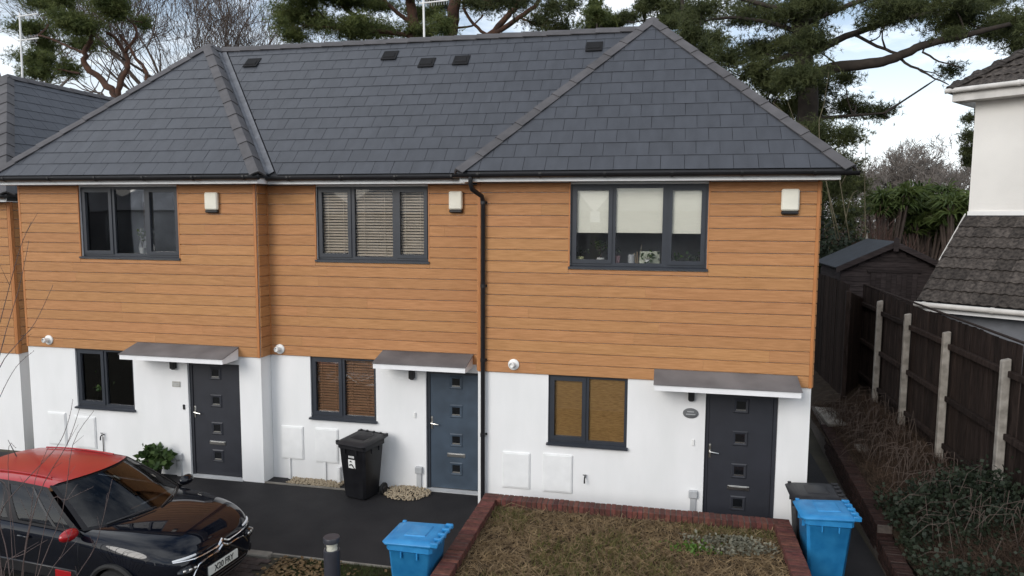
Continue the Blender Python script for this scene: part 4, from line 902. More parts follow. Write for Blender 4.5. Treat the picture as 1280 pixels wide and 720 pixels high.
# grille strips forming a double chevron
for zs_, pk in ((.0, 0), (-.058, 1)):
    ys = [-.66, -.56, -.44, -.28, -.12, -.075, 0, .075, .12, .28, .44, .56, .66] if pk == 0 else [-.50, -.455, -.40, -.28, -.12, -.075, 0, .075, .12, .28, .40, .455, .50]
    zs2 = [.715, .705, .69, .682, .68, .69, .735, .69, .68, .682, .69, .705, .715] if pk == 0 else [.47, .54, .60, .618, .62, .63, .675, .63, .62, .618, .60, .54, .47]
    pts = []
    for i in range(len(ys)-1):
        for t_ in np.linspace(0, 1, 5)[:-1]: pts.append(nose(ys[i]+(ys[i+1]-ys[i])*t_, zs2[i]+(zs2[i+1]-zs2[i])*t_, .004))
    q = MB(); q.tube(pts, [.009 if abs(p[1]) > .13 else .016 for p in pts], 6); cpart(q, 'chrome_strip', pm('bright_chrome', (.75, .75, .76), .12, .03, metal=1))
q = MB(); q.cbox(nose(0, .45).x-.02, nose(0, .45).x+.012, -.26, .26, .385, .497, .004); npl = cpart(q, 'number_plate', M_PLATE, smooth=False)
tx = bpy.data.curves.new('t', 'FONT'); tx.body = 'X20 FRY'; tx.size = .108; tx.align_x = 'CENTER'; tx.align_y = 'CENTER'; tx.extrude = .001; tx.offset = .0022
to = bpy.data.objects.new('t', tx); COL.objects.link(to); bpy.context.view_layer.update(); tm = bpy.data.meshes.new_from_object(to.evaluated_get(bpy.context.evaluated_depsgraph_get())); bpy.data.objects.remove(to, do_unlink=True)
tm.materials.clear(); tm.materials.append(M_BLACKP); tm.transform(Matrix.Translation((nose(0, .45).x+.0135, 0, .441)) @ Matrix(((0, 0, 1, 0), (.86, 0, 0, 0), (0, 1, 0, 0), (0, 0, 0, 1))))
to = link('plate_lettering', tm); to.parent = npl; to.matrix_parent_inverse = Matrix()
q = MB()
for z in (.26, .30, .34): q.tube([nose(y_, z, -.004) for y_ in np.linspace(-.45, .45, 9)], .010, 5)
cpart(q, 'lower_grille', M_BLACKP)
for y0, y1, x1 in ((.05, .62, -1.12), (-.58, -.02, -1.0)):
    q = MB(); q.tube([ws(y0/.76, .03, .015), ws((y0+y1)/1.52, .07, .022), ws(y1/.76, .06, .02)], [.012, .009, .006], 6); cpart(q, 'wiper', M_BLACKP)
for sy in (1, -1):
    q = MB(); q.cbox(-2.75, -2.55, sy*.36-.22, sy*.36+.22, .5, 1.05, .05); q.cbox(-2.72, -2.60, sy*.36-.12, sy*.36+.12, 1.06, 1.25, .04); q.cbox(-2.6, -2.1, sy*.36-.23, sy*.36+.23, .5, .62, .04); cpart(q, 'seat', M_CARIN)
q = MB(); g_ = grid(lambda u, v: Vector((-1.0-.38*u*u-.42*v, .74*u, .975-.02*v)), 12, 4); q.add(g_.v, g_.f); cpart(q, 'dashboard', M_CARIN)
q = MB(); q.hexa([(-2.02, -.06, 1.28), (-1.99, -.06, 1.28), (-1.99, .06, 1.28), (-2.02, .06, 1.28)], [(-2.02, -.1, 1.35), (-1.99, -.1, 1.35), (-1.99, .1, 1.35), (-2.02, .1, 1.35)]); cpart(q, 'interior_mirror', M_GREYP)
q = MB(); q.tube([rf(0, .88, 0), rf(0, .88, 0)+Vector((-.14, 0, .22))], [.008, .003], 5); cpart(q, 'roof_aerial', M_BLACKP)

# ------------------------------------------------------------------ aerials
def aerial(base, top, bars_, label):
    base, top = Vector(base), Vector(top); o = thing('television_aerial', base, label, 'aerial'); MB().tube([base, top], .022, 8).build('mast', M_WHITEP, o, True)
    for z, L, dx in bars_:
        c0 = base.lerp(top, z); d = Vector((1, -.15, 0)).normalized(); m = MB(); m.tube([c0-d*.10, c0+d*L], .014, 6); bm_ = m.build('boom', M_WHITEP, o, True)
        e = Vector((0, .25, 1)).normalized(); m = MB()
        for i in range(int(L/.055)): pp = c0+d*(.02+i*.055); m.tube([pp-e*.085, pp+e*.10], .0045, 4)
        tag(m.build('elements', M_GREYP, bm_), kind='stuff')
p0, p1 = at(27, 98, 4.2), at(24.5, 16, 4.2); p0.z -= 1.15
aerial(p0, p1, ((.97, .62, 0), (.76, .62, 0)), 'two-tier white television aerial on the lower far roof')
p0, p1 = at(530.5, 47, 3.2), at(529, -14, 3.2); p0.z -= .3
aerial(p0, p1, ((.78, .55, 0),), 'television aerial on a white mast above the middle roof ridge')

# ------------------------------------------------------------------ right bank, retaining wall, fence
def bank_z(x, y):
    t_ = min(1, max(0, (x-6.1)/1.3)); e = .40+.32*t_*t_*(3-2*t_)+.30*max(0, min(1, (1.0-y)/2.5))*t_
    return e if y > -.5 else e-.12*(1-t_)
mb = MB(); nx, ny = 26, 60; idx = {}
for j in range(ny+1):
    for i in range(nx+1):
        x = 6.06+(16-6.06)*(i/nx)**1.8; y = -4+(14+4)*j/ny; idx[i, j] = len(mb.v); mb.v.append((x, y, bank_z(x, y)+rnd.uniform(-.02, .02)))
mb.f = [(idx[i, j], idx[i+1, j], idx[i+1, j+1], idx[i, j+1]) for i in range(nx) for j in range(ny)]
tag(mb.build('bank', M_SOIL, mw=Matrix()), kind='structure')
rw = thing('retaining_wall', (6.0, 2.8, 0), 'old dark brick retaining wall along the side passage below the fence', 'wall')
bkd = MB(); bkd.cbox(-.0325, .0325, -.1075, .1075, -.051, .051, .004); BKD = bkd.mesh('brick', M_BRICKD); bsd = MB(); bsd.cbox(-.1075, .1075, -.05, .05, -.0325, .0325, .004); BSD = bsd.mesh('brick', M_BRICKD)
def wx(y): return 5.87+.052*(y+.42)
segs = ((-.42, 6.2, .45), (-3.4, -.43, .29)); core = MB()
for a, b, zt in segs: core.hexa([(wx(a)+.012, a, -.1), (wx(a)+.2, a, -.1), (wx(b)+.2, b, -.1), (wx(b)+.012, b, -.1)], [(wx(a)+.012, a, zt-.006), (wx(a)+.2, a, zt-.006), (wx(b)+.2, b, zt-.006), (wx(b)+.012, b, zt-.006)])
rc = core.build('wall_core', M_MORTAR, rw)
for a, b, zt in segs:
    y = a+.03
    while y < min(b, 4.6): link('brick', BKD, rc, Matrix.Translation((wx(y)+.1075, y+.0325, zt-.051)) @ Matrix.Rotation(math.pi/2, 4, 'Z') @ jit()); y += .0755
    for r in range(4):
        z = zt-.144-r*.075
        if z < 0: break
        y = a+.11+(r % 2)*.11
        while y < min(b-.1, 4.0): link('brick', BSD, rc, Matrix.Translation((wx(y)+.05, y, z)) @ Matrix.Rotation(math.pi/2, 4, 'Z') @ jit()); y += .225
for r in range(5): link('brick', BSD, rc, Matrix.Translation((wx(-.42)+.11, -.42+.045, .45-.144-r*.075)) @ jit()) if r < 3 else None
for i, (x0, x1, y0, y1, lb) in enumerate(((6.24, 6.66, 4.5, 5.85, 'long pale concrete slab lying behind the retaining wall'), (6.42, 6.72, 2.85, 3.2, 'small broken concrete slab lying in the dry stems'))):
    m = MB(); m.cbox(x0, x1, y0, y1, bank_z(6.5, y0)-.02, bank_z(6.5, y0)+.045, .008); tag(m.build('concrete_slab', M_CONC, None), lb, 'slab')
fn = thing('garden_fence', (7.5, 2.5, .6), 'dark stained board fence with concrete posts on the raised bank', 'fence')
FB = [MB().hexa([(0, 0, 0), (.012, -.0, 0), (.004, .098, 0), (0, .098, 0)], [(0, 0, 2.42), (.012, 0, 2.42), (.004, .098, 2.42), (0, .098, 2.42)]).mesh('board', M_FENCE)]
y = -3.2
while y < 7.5:
    zt = 3.04+.02*math.sin(y)+.018*max(0, y-2); link('board', FB[0], fn, Matrix.Translation((7.54+rnd.uniform(-.004, .004), y, zt-2.42+rnd.uniform(-.01, .01))) @ Matrix.Rotation(rnd.uniform(-.012, .012), 4, 'X')); y += .089
cp = MB(); cp.box(7.52, 7.575, -3.2, 7.5, 3.045, 3.065); cp.v = [(a, b, c+(.018*max(0, b-2))) for a, b, c in cp.v]; cp.build('capping_rail', M_FENCE, fn)
YP = (7.6, 5.81, 3.98, 2.02, -.10, -2.1)
for i, y in enumerate(YP):
    if i == 0: continue
    zt = 2.93-.045*(i-1); m = MB(); zb = .2
    m.hexa([(7.40, y-.055, zb), (7.51, y-.055, zb), (7.51, y+.055, zb), (7.40, y+.055, zb)], [(7.40, y-.05, zt), (7.51, y-.05, zt+.03), (7.51, y+.05, zt+.03), (7.40, y+.05, zt)])
    bm2 = bmesh.new(); me_ = m.mesh('post', M_POST); bm2.from_mesh(me_); bmesh.ops.bevel(bm2, geom=list(bm2.edges), offset=.012, segments=1, affect='EDGES'); bm2.to_mesh(me_); bm2.free(); link('post', me_, fn)
for a, b in zip(YP[:-1], YP[1:]):
    for z in (2.62, 1.75, .95): m = MB(); m.cbox(7.46, 7.535, b+.06, a-.06, z-.045+.015*max(0, a-2), z+.045+.015*max(0, a-2), .008); m.build('rail', M_FENCE, fn)
fn2 = thing('garden_fence', (6.95, 8, .6), 'darker board fence panels at the far end beside the shed', 'fence')
m = MB().hexa([(0, 0, 0), (.012, 0, 0), (.004, .098, 0), (0, .098, 0)], [(0, 0, 2.75), (.012, 0, 2.75), (.004, .098, 2.75), (0, .098, 2.75)]).mesh('board', M_FENCE2)
y = 6.3
while y < 10.5: link('board', m, fn2, Matrix.Translation((6.93+rnd.uniform(-.004, .004), y, .5+rnd.uniform(-.012, .012)))); y += .091
ga = math.atan2(1.2, .58)
for i in range(13): link('board', m, fn2, Matrix.Translation((6.95+.58*i/13, 6.3+1.2*i/13, .32-.02*i+rnd.uniform(-.012, .012))) @ Matrix.Rotation(ga-math.pi/2, 4, 'Z'))
MB().cbox(6.86, 6.96, 6.2, 6.3, .3, 3.1, .01).build('post', M_FENCE, fn2); MB().cbox(6.945, 7.01, 6.3, 10.4, 2.7, 2.79, .008).build('rail', M_FENCE, fn2)
# dry stems, ivy and brambles on the bank
n = 26000; C = np.stack([6.1+1.35*NR.random(n), NR.uniform(-2.2, 6.2, n), np.zeros(n)], 1); C[:, 2] = [bank_z(a, b) for a, b in C[:, :2]]
C = C[(C[:, 0] > 6.35) | (NR.random(n) < .3)]; n = len(C)
D = np.stack([NR.normal(-.04, .10, n), NR.normal(-.02, .12, n), np.abs(NR.normal(.06, .10, n))], 1); V, F = blades(C, D, NR.uniform(.004, .009, n)); stuff_mesh('dry_stems', V, F, pm('dry_stem', (.028, .019, .015), .9, col2=(.10, .07, .052), scale=5, spec=.1), label='tangled dry brown stems covering the bank below the fence', cat='dry stems')  # stem colours darkened to include the shade of fence and trees
mb = MB()
for i in range(210):
    x, y = rnd.uniform(6.4, 7.35), rnd.uniform(-1.8, 5.5); z = bank_z(x, y); h = rnd.uniform(.15, .6); a = rnd.uniform(0, 6.28); L = rnd.uniform(.2, .6)
    mb.tube([(x, y, z), (x+L*.3*math.cos(a), y+L*.3*math.sin(a), z+h), (x+L*.7*math.cos(a)-.1, y+L*.7*math.sin(a), z+h*.9), (x+L*math.cos(a)-.15, y+L*math.sin(a), z+h*.45)], [.006, .005, .004, .002], 4)
tag(mb.build('bramble_stems', M_TWIGD, mw=Matrix()), 'arching bare bramble stems along the foot of the fence', 'brambles', kind='stuff')
n = 6500; C = np.stack([NR.uniform(6.05, 7.5, n), NR.uniform(-2.3, .5, n), np.zeros(n)], 1); C = patchy(C, 2.0, .6, -.5); n = len(C)
C[:, 2] = [bank_z(a, b)+abs(rnd.gauss(0, .16))+.25*math.exp(-((a-6.9)**2+(b+.4)**2)/.5) for a, b in C[:, :2]]
V, F = leaves(C, np.full(n, .058), flat=.3, aspect=.9); stuff_mesh('ivy', V, F, M_IVY, label='dark ivy leaves spreading over the bank by the fence', cat='ivy')

# ------------------------------------------------------------------ neighbour's shed
sh = thing('garden_shed', (8.3, 9, .7), 'dark timber shed with black felt apex roof behind the fence', 'shed')
sx0, sx1, sxa, sy0, sy1, ez_, az_ = 7.12, 9.46, 8.29, 8.0, 10.3, 3.57, 4.14
core = MB(); core.prism([(sx0+.02, sy0+.02, .6), (sx1-.02, sy0+.02, .6), (sx1-.02, sy0+.02, ez_), (sxa, sy0+.02, az_-.02), (sx0+.02, sy0+.02, ez_)], (0, sy1-sy0, 0)); sc_ = core.build('shed_wall', M_SHED, sh)
z = 1.6
while z < az_-.05:
    f = max(0, (z+.20-ez_)/(az_-ez_)); f = min(f, .98); x0, x1 = sx0+(sxa-sx0)*f, sx1-(sx1-sxa)*f
    m = MB(); m.hexa([(x0, sy0-.012, z), (x1, sy0-.012, z), (x1, sy0+.02, z), (x0, sy0+.02, z)], [(x0+.05*(f > 0), sy0, z+.118), (x1-.05*(f > 0), sy0, z+.118), (x1, sy0+.02, z+.118), (x0, sy0+.02, z+.118)]); m.build('board', M_SHED, sc_)
    m = MB(); z1 = min(z, ez_-.12)
    if z < ez_-.26: m.hexa([(sx0-.012, sy0, z), (sx0-.012, sy1, z), (sx0+.02, sy1, z), (sx0+.02, sy0, z)], [(sx0, sy0, z+.118), (sx0, sy1, z+.118), (sx0+.02, sy1, z+.118), (sx0+.02, sy0, z+.118)]); m.build('board', M_SHED, sc_)
    z += .122
dr = MB().box(7.80, 8.84, sy0-.030, sy0-.014, 1.5, 3.40).build('shed_door', M_SHED, sh)
for i in range(9): x = 7.80+i*.1155; MB().box(x+.003, x+.112, sy0-.044, sy0-.031, 1.5, 3.395).build('door_plank', M_SHED, dr)
MB().box(7.72, 8.92, sy0-.05, sy0-.014, 3.41, 3.48).build('door_head', M_SHED, sh)
for a, b, sgn in ((sx0-.14, sxa, -1), (sx1+.14, sxa, 1)):
    zl = ez_-.14*(az_-ez_)/(sxa-sx0); nrm = Vector(((-.5 if sgn < 0 else .5), 0, .86)); m = MB()
    m.hexa([(a, sy0-.16, zl), (b, sy0-.16, az_), (b, sy1+.12, az_), (a, sy1+.12, zl)], [Vector((a, sy0-.16, zl))+nrm*.035, Vector((b, sy0-.16, az_+.04)), Vector((b, sy1+.12, az_+.04)), Vector((a, sy1+.12, zl))+nrm*.035]); m.build('felt_roof', M_FELT, sh)
    m = MB(); m.hexa([(a, sy0-.185, zl-.10), (b, sy0-.185, az_-.10), (b, sy0-.162, az_-.10), (a, sy0-.162, zl-.10)], [(a, sy0-.185, zl+.03), (b, sy0-.185, az_+.03), (b, sy0-.162, az_+.03), (a, sy0-.162, zl+.03)]); m.build('barge_board', M_SHED, sh)
MB().prism([(sxa-.055, sy0-.20, az_-.20), (sxa+.055, sy0-.20, az_-.20), (sxa+.06, sy0-.20, az_+.09), (sxa, sy0-.20, az_+.14), (sxa-.06, sy0-.20, az_+.09)], (0, .014, 0)).build('finial', M_SHED, sh)
MB().prism([(sxa-.05, sy1+.13, az_-.1), (sxa+.05, sy1+.13, az_-.1), (sxa, sy1+.13, az_+.2)], (0, .014, 0)).build('finial', M_POST, sh)

# ------------------------------------------------------------------ neighbouring house on the right
NA = R_(38); ex, ey = Vector((math.cos(NA), -math.sin(NA), 0)), Vector((math.sin(NA), math.cos(NA), 0)); UZ = Vector((0, 0, 1))
E0 = at(1146, 378, 5.0); nh = thing('rendered_house', (E0.x+2, E0.y+2, .7), 'pale rendered house with weathered tiled roofs beyond the fence', 'house')
run, zr = 2.45, 4.83
def NP(a, b, z): return E0+ex*a+ey*b+UZ*(z-E0.z)
ze = E0.z+.03
def obox(mb, a0, a1, b0, b1, z0, z1): return mb.hexa([NP(a0, b0, z0), NP(a1, b0, z0), NP(a1, b1, z0), NP(a0, b1, z0)], [NP(a0, b0, z1), NP(a1, b0, z1), NP(a1, b1, z1), NP(a0, b1, z1)])
obox(MB(), .35, 7, .35, .6, .4, ze).build('lower_wall', M_NWALL, nh); obox(MB(), .35, .6, .602, run+3, .4, ze).build('lower_wall', M_NWALL, nh)
ztop = at(1210, 122, E0.y+run*math.cos(NA)).z
obox(MB(), .04, 7, run, run+5, zr-1.2, ztop).build('upper_wall', M_NRENDER, nh); obox(MB(), .03, 7, run-.03, run-.001, zr-.03, zr+.06).build('flashing', M_WHITEP, nh)
# tiles with two rolls each
TWN, TGN = .34, .36
def roman(w, g):
    mb = MB(); n = 12; prof = []
    for i in range(n+1):
        t_ = i/n; prof.append((t_*w, .022*max(0, math.cos((t_*2 % 1-.5)*math.pi*1.6))**1.2))
    for yy, lift in ((0, .028), (g+.05, .0)):
        for dz_ in (0, -.014): mb.v += [(x, yy, z+lift+dz_) for x, z in prof]
    k = n+1
    for i in range(n): mb.f += [(i, i+1, 2*k+i+1, 2*k+i), (k+i, 3*k+i, 3*k+i+1, k+i+1), (i, k+i, k+i+1, i+1)]
    mb.f += [(0, 2*k, 3*k, k), (k-1, 2*k-1, 4*k-1, 3*k-1)]
    return mb.mesh('tile', M_OLDTILE)
ROM = roman(TWN, TGN)
def nroof(O, U_, Vd, L, H, name):
    nrm = U_.cross(Vd).normalized(); pr = MB(); pr.prism([O-nrm*.02, O+U_*L-nrm*.02, O+U_*L+Vd*H-nrm*.02, O+Vd*H-nrm*.02], -nrm*.08); rf_ = pr.build(name, M_DECK, nh)
    r = 0
    while r*TGN < H-.06:
        for c_ in range(int(L/TWN)):
            p = O+U_*(c_*TWN)+Vd*(r*TGN)+nrm*rnd.uniform(-.003, .005); vv = (Vd+U_*rnd.uniform(-.012, .012)).normalized(); uu = vv.cross(nrm)
            if min(1, (H-r*TGN)/TGN) < .5: continue
            link('tile', ROM, rf_, Matrix(((uu.x, vv.x, nrm.x, p.x), (uu.y, vv.y, nrm.y, p.y), (uu.z, vv.z, nrm.z, p.z), (0, 0, 0, 1))))
        r += 1
    return rf_, nrm
Vd = (ey*run+UZ*(zr-ze)); Hl = Vd.length; Vd.normalize()
rl, nn_ = nroof(NP(0, 0, ze), ex, Vd, 4.2, Hl, 'lower_roof')
MB().tube([NP(-.02, run*.45, ze-.02+(zr-ze+.02)*.45), NP(-.02, run, zr)], .016, 6).build('verge_strip', M_NPAINT, rl)
def ngut(a0, a1, b, z): 
    m = MB(); m.tube([NP(a0, b, z), NP(a1, b, z)], .055, 10); gg = m.build('gutter', M_NPAINT, nh, True)
    for a in np.arange(a0+.15, a1, 1.2): mm = MB(); mm.lathe([(.064, 0), (.064, .06)], NP(a, b, z), 10, ex); mm.build('gutter_joint', M_NPAINT, gg)
ngut(-.03, 4.2, -.05, ze-.06); obox(MB(), .02, 4.2, .03, .06, ze-.20, ze-.03).build('fascia', M_FASCIA, nh)
zu = ztop+.16; Vu = (ey*3.6+UZ*2.6); Hu = Vu.length; Vu.normalize()
hk = .72; hA = NP(-.38, run-.42, zu); hd = ex+ey+UZ*hk
pr = MB(); sl_ = hd.cross(ex).normalized(); sl_ = sl_ if sl_.z > 0 else -sl_
pr.prism([hA-sl_*.02, NP(5, run-.42, zu)-sl_*.02, hA+ex*3.4+hd*2-ex*2-sl_*.02+ex*2, hA+hd*2-sl_*.02], -sl_*.06); pr.prism([hA-UZ*.02, hA+hd*2-UZ*.02, hA+ey*5+UZ*0-UZ*.02], -UZ*.06)
ru = pr.build('upper_roof', M_DECK, nh); Vu = sl_.cross(ex).normalized(); Vu = Vu if Vu.z > 0 else -Vu
kx = (ey+UZ*hk).length
for r in range(6):
    for c_ in range(12):
        a_ = c_*TWN+(r*TGN/kx)*1.0-.02
        if a_ > 4.2: continue
        p = hA+ex*a_+Vu*(r*TGN)+sl_*rnd.uniform(-.003, .005); link('tile', ROM, ru, Matrix(((ex.x, Vu.x, sl_.x, p.x), (ex.y, Vu.y, sl_.y, p.y), (ex.z, Vu.z, sl_.z, p.z), (0, 0, 0, 1))))
sl2 = hd.cross(ey).normalized(); sl2 = sl2 if sl2.z > 0 else -sl2
hip_caps(ru, hA, hA+hd*2, sl_, sl2, L=.42, wd=.16, lift=.05, mat=M_OLDTILE)
ngut(-.42, 4, run-.47, zu-.03); obox(MB(), -.3, 4, run-.39, run-.36, ztop-.1, zu-.02).build('fascia', M_NPAINT, nh); obox(MB(), -.3, 4, run-.355, run-.001, ztop-.1, ztop-.08).build('soffit', M_NPAINT, nh); obox(MB(), -.31, -.28, run-.355, run+4, ztop-.1, zu-.04).build('fascia', M_NPAINT, nh)

# ------------------------------------------------------------------ trees
def mpp(Y): return (Y+10.9)*1.02/FPX            # metres per photo pixel at depth Y
def smooth_path(P, k=4):
    P = [Vector(p) for p in P]; out = []
    for i in range(len(P)-1):
        a, b, c, d = P[max(i-1, 0)], P[i], P[i+1], P[min(i+2, len(P)-1)]
        for t_ in np.linspace(0, 1, k+1)[:-1]: out.append(.5*((2*b)+(c-a)*t_+(2*a-5*b+4*c-d)*t_*t_+(3*b-a-3*c+d)*t_**3))
    out.append(P[-1]); return out
def needles(C, k=9, L=.16, W=.018, up=.35, rng=NR):
    n = len(C); B = np.repeat(C, k, 0); D = rng.normal(size=(n*k, 3)); D[:, 2] += up; D /= np.linalg.norm(D, axis=1, keepdims=True)
    D *= (L*rng.uniform(.55, 1.15, (n*k, 1))); return blades(B, D, np.full(n*k, W))
def pine(name, label, Y, trunks, clumps, nmat, bark, dens=.5, L=.16, W=.018, dY=2.2, group=None, base=None, minf=.45):
    """trunks: list of (pixel polyline, r0, r1); clumps: (px, py, rx, ry) in pixels at depth Y with their own depth offsets"""
    s = mpp(Y); b0 = at(*trunks[0][0][0], Y); o = thing(name, (b0.x, b0.y, 0), label, 'tree', group); tb = MB(); nodes = []
    first = True
    for pts, r0, r1 in trunks:
        P = [at(q[0], q[1], Y+(q[2] if len(q) > 2 else 0)) for q in pts]
        if first: P = [Vector((P[0].x, P[0].y, -.2))]+P; first = False
        P = smooth_path(P); P = [p+Vector((rnd.gauss(0, .03), rnd.gauss(0, .03), 0)) if 0 < i < len(P)-1 else p for i, p in enumerate(P)]; n = len(P); rr = [r0+(r1-r0)*i/(n-1) for i in range(n)]; tb.tube(P, rr, 8); nodes += P[n//5:]
    cb = MB(); Cs = []
    for (px, py, rx, ry) in clumps:
        for kk in range(max(1, int(rx*ry/260))):
            dy = rnd.uniform(-dY, dY); cx, cy = px+rnd.gauss(0, rx*.38), py+rnd.gauss(0, ry*.38); c = at(cx, cy, Y+dy)
            nd = min(nodes, key=lambda q: (q-c).length+max(0, q.z-c.z)*1.5); mid = (nd+c)/2+Vector((rnd.gauss(0, .15), rnd.gauss(0, .15), rnd.uniform(-.2, .15)))
            bl_ = (c-nd).length
            cb.tube(smooth_path([nd, mid, c], 3), [.022+.008*min(4, bl_)]*2+[.018+.004*min(4, bl_)]*3+[.010, .008], 5)
            fx, fy = rx*s/math.sqrt(max(1, rx*ry/260))*1.4, ry*s/math.sqrt(max(1, rx*ry/260))*1.35; fx = max(fx, minf); fy = max(fy, minf*.6)
            m_ = int(max(6, dens*.30*fx*fy/(s*s)))          # twigs, each lined with needle tufts
            q = NR.normal(size=(m_, 3)); q[:, 2] += .25; q /= np.linalg.norm(q, axis=1, keepdims=True); q *= NR.uniform(.35, 1.3, (m_, 1)); q *= np.array([fx, fx, fy])
            t9 = np.linspace(.35, 1.0, 8)[None, :, None]; pts_ = q[:, None, :]*t9+NR.normal(0, .10, (m_, 8, 3)); Cs.append(pts_.reshape(-1, 3)+np.array(c))
            for e_ in q[:min(m_, 9)]:
                e = c+Vector(tuple(e_)); cb.tube([c, (c+e)/2+Vector((0, 0, -.04)), e], [.010, .008, .005], 3)
    tb.build('trunk', bark, o, 'all'); tag(cb.build('branches', bark, o), kind='stuff')
    C = np.concatenate(Cs); V, F = needles(C, L=L, W=W); stuff_mesh('crown', V, F, nmat, o)
    return o
def bare(mb, p, d, L, r, depth, rg, spread=.62, up=.12, nb=(2, 4), minr=.006):
    P = [p]; q = p.copy(); dd = d.normalized(); k = 4
    for i in range(k):
        dd = (dd+Vector((rg.gauss(0, .17), rg.gauss(0, .17), rg.gauss(0, .12)+up*.5))).normalized(); q = q+dd*(L/k); P.append(q.copy())
    r1 = max(minr, r*.62); mb.tube(P, [r+(r1-r)*i/k for i in range(k+1)], 7 if r > .08 else 4 if r > .02 else 3, cap=False)
    if depth == 0: return
    for j in range(rg.randint(*nb)):
        i = rg.randint(2, k) if j else k; ax = Vector((rg.gauss(0, 1), rg.gauss(0, 1), rg.gauss(0, .6))).normalized(); base = (P[i]-P[i-1]).normalized()
        nd = (base+ax*rg.uniform(.5, 1)*spread*1.5+Vector((0, 0, up))).normalized(); bare(mb, P[i], nd, L*rg.uniform(.62, .86), max(minr, r1*rg.uniform(.6, .85)), depth-1, rg, spread, up, nb, minr)
def bare_tree(name, label, base, H, r, depth, seed, lean=(0, 0, 1), mat=None, n=3, spread=.62, up=.12, minr=.007, group=None, fork=.25):
    rg = random.Random(seed); o = thing(name, base, label, 'tree', group); base = Vector(base); t_ = MB(); top = base+Vector(lean).normalized()*H*fork
    t_.tube(smooth_path([base-Vector((0, 0, .2)), base.lerp(top, .5)+Vector((rg.gauss(0, .1), 0, 0)), top], 3), [r*1.2, r*1.15, r*1.1, r*1.08, r*1.05, r*1.02, r], 9); t_.build('trunk', mat or M_TWIG, o, 'all')
    b = MB()
    for i in range(n):
        a = 2*math.pi*(i+rg.random()*.6)/n; bare(b, top, (Vector(lean)+Vector((math.cos(a), math.sin(a), 0))*spread), H*.26, r*.72, depth, rg, spread, up, minr=minr)
    tag(b.build('crown', mat or M_TWIG, o), kind='stuff'); return o
# left pine with forked orange trunk
pine('pine_tree', 'pine with forked reddish trunk and green crown behind the far left roof', 15,
     [([(152, 190), (146, 124), (130, 104), (108, 84), (106, 66), (112, 52), (118, 42)], .17, .09), ([(146, 124), (152, 100), (160, 84), (156, 66), (146, 50), (134, 40)], .12, .06), ([(106, 66), (90, 60), (66, 50), (48, 44)], .06, .03), ([(100, 92), (80, 88), (55, 82)], .05, .025), ([(156, 66), (172, 40), (150, 16)], .07, .03), ([(170, 130), (184, 98), (172, 74), (150, 44)], .09, .05), ([(118, 42), (90, 10), (80, -30)], .08, .05)],
     [(45, 14, 26, 12), (80, 5, 34, 14), (115, 8, 32, 14), (148, 14, 18, 12), (60, 34, 30, 10), (95, 38, 28, 12), (112, 22, 34, 12), (98, 52, 24, 8), (50, 66, 20, 10), (70, 80, 30, 10), (52, 92, 24, 9), (90, 88, 16, 8), (178, 32, 10, 5), (100, -25, 60, 20)], M_NEEDLE, M_BARK, dens=.95)
# centre pines behind the ridge
pine('pine_tree', 'pine with low green skirt of branches behind the ridge beside the aerial', 16,
     [([(516, 90), (518, 45), (515, 14), (512, -40)], .27, .18), ([(516, 30), (490, 10), (470, -12)], .09, .05), ([(517, 45), (480, 40), (430, 36), (380, 32)], .10, .04), ([(450, 26), (430, 8), (400, -20)], .09, .06), ([(516, 40), (545, 30), (560, 40)], .06, .03)],
     [(352, 30, 14, 14), (375, 22, 26, 10), (362, 44, 18, 7), (405, 30, 26, 9), (430, 40, 40, 9), (455, 28, 34, 9), (485, 36, 32, 10), (505, 28, 24, 10), (530, 42, 26, 7), (545, 30, 14, 9), (375, 3, 30, 8), (455, 2, 34, 8), (480, 10, 20, 8), (430, -12, 60, 10), (500, -8, 40, 12)], M_NEEDLE, M_BARK, dens=.95, group='pines behind the ridge')
pine('pine_tree', 'tall reddish pine trunk rising behind the ridge with spreading dark limbs', 18,
     [([(562, 90), (563, 45), (567, 15), (570, -40)], .32, .24), ([(600, 80), (612, 46), (632, 22), (645, 8), (650, -20)], .15, .10), ([(596, 56), (622, 40), (650, 22), (672, 4), (680, -20)], .12, .07), ([(563, 30), (545, 15), (530, -5)], .07, .04), ([(612, 46), (592, 30), (580, 10), (578, -20)], .07, .05), ([(650, 22), (680, 34), (705, 36)], .05, .025), ([(567, 35), (590, 32), (604, 18)], .05, .03)],
     [(610, 2, 30, 8), (640, 3, 26, 8), (668, 6, 20, 10), (690, 8, 18, 10), (676, 28, 20, 8), (696, 33, 20, 5), (712, 6, 10, 6), (590, 6, 16, 7), (545, 5, 18, 8), (650, -18, 80, 12), (540, 42, 16, 6)], M_NEEDLED, M_BARK, dens=.8, group='pines behind the ridge')
# smaller conifers between ridge and the great pine
pine('conifer_tree', 'small pointed green conifer peeping over the ridge tiles', 24, [([(746, 90), (746, 40), (746, 4)], .12, .02)],
     [(746, 8, 5, 5), (746, 16, 11, 6), (745, 25, 17, 7), (748, 34, 24, 7), (766, 34, 12, 7)], M_NEEDLE, M_BARKD, dens=1.0, L=.26, W=.03)
pine('conifer_tree', 'slender conifer with sparse tufts behind the right roof apex', 24, [([(808, 90), (806, 40), (806, -20)], .12, .05)],
     [(804, 10, 8, 7), (790, 22, 9, 6), (812, 26, 12, 7), (776, 24, 5, 6), (820, 6, 12, 9)], M_NEEDLED, M_BARKD, dens=.8, L=.26, W=.028)
pine('conifer_tree', 'loose green conifer beside the right hip of the end roof', 22, [([(866, 160), (858, 60), (850, -20)], .15, .07)],
     [(838, 12, 22, 12), (852, 26, 20, 12), (862, 44, 16, 14), (840, 34, 12, 8), (876, 52, 16, 10), (888, 66, 20, 10)], M_NEEDLED, M_BARKD, dens=.65, L=.26, W=.028)
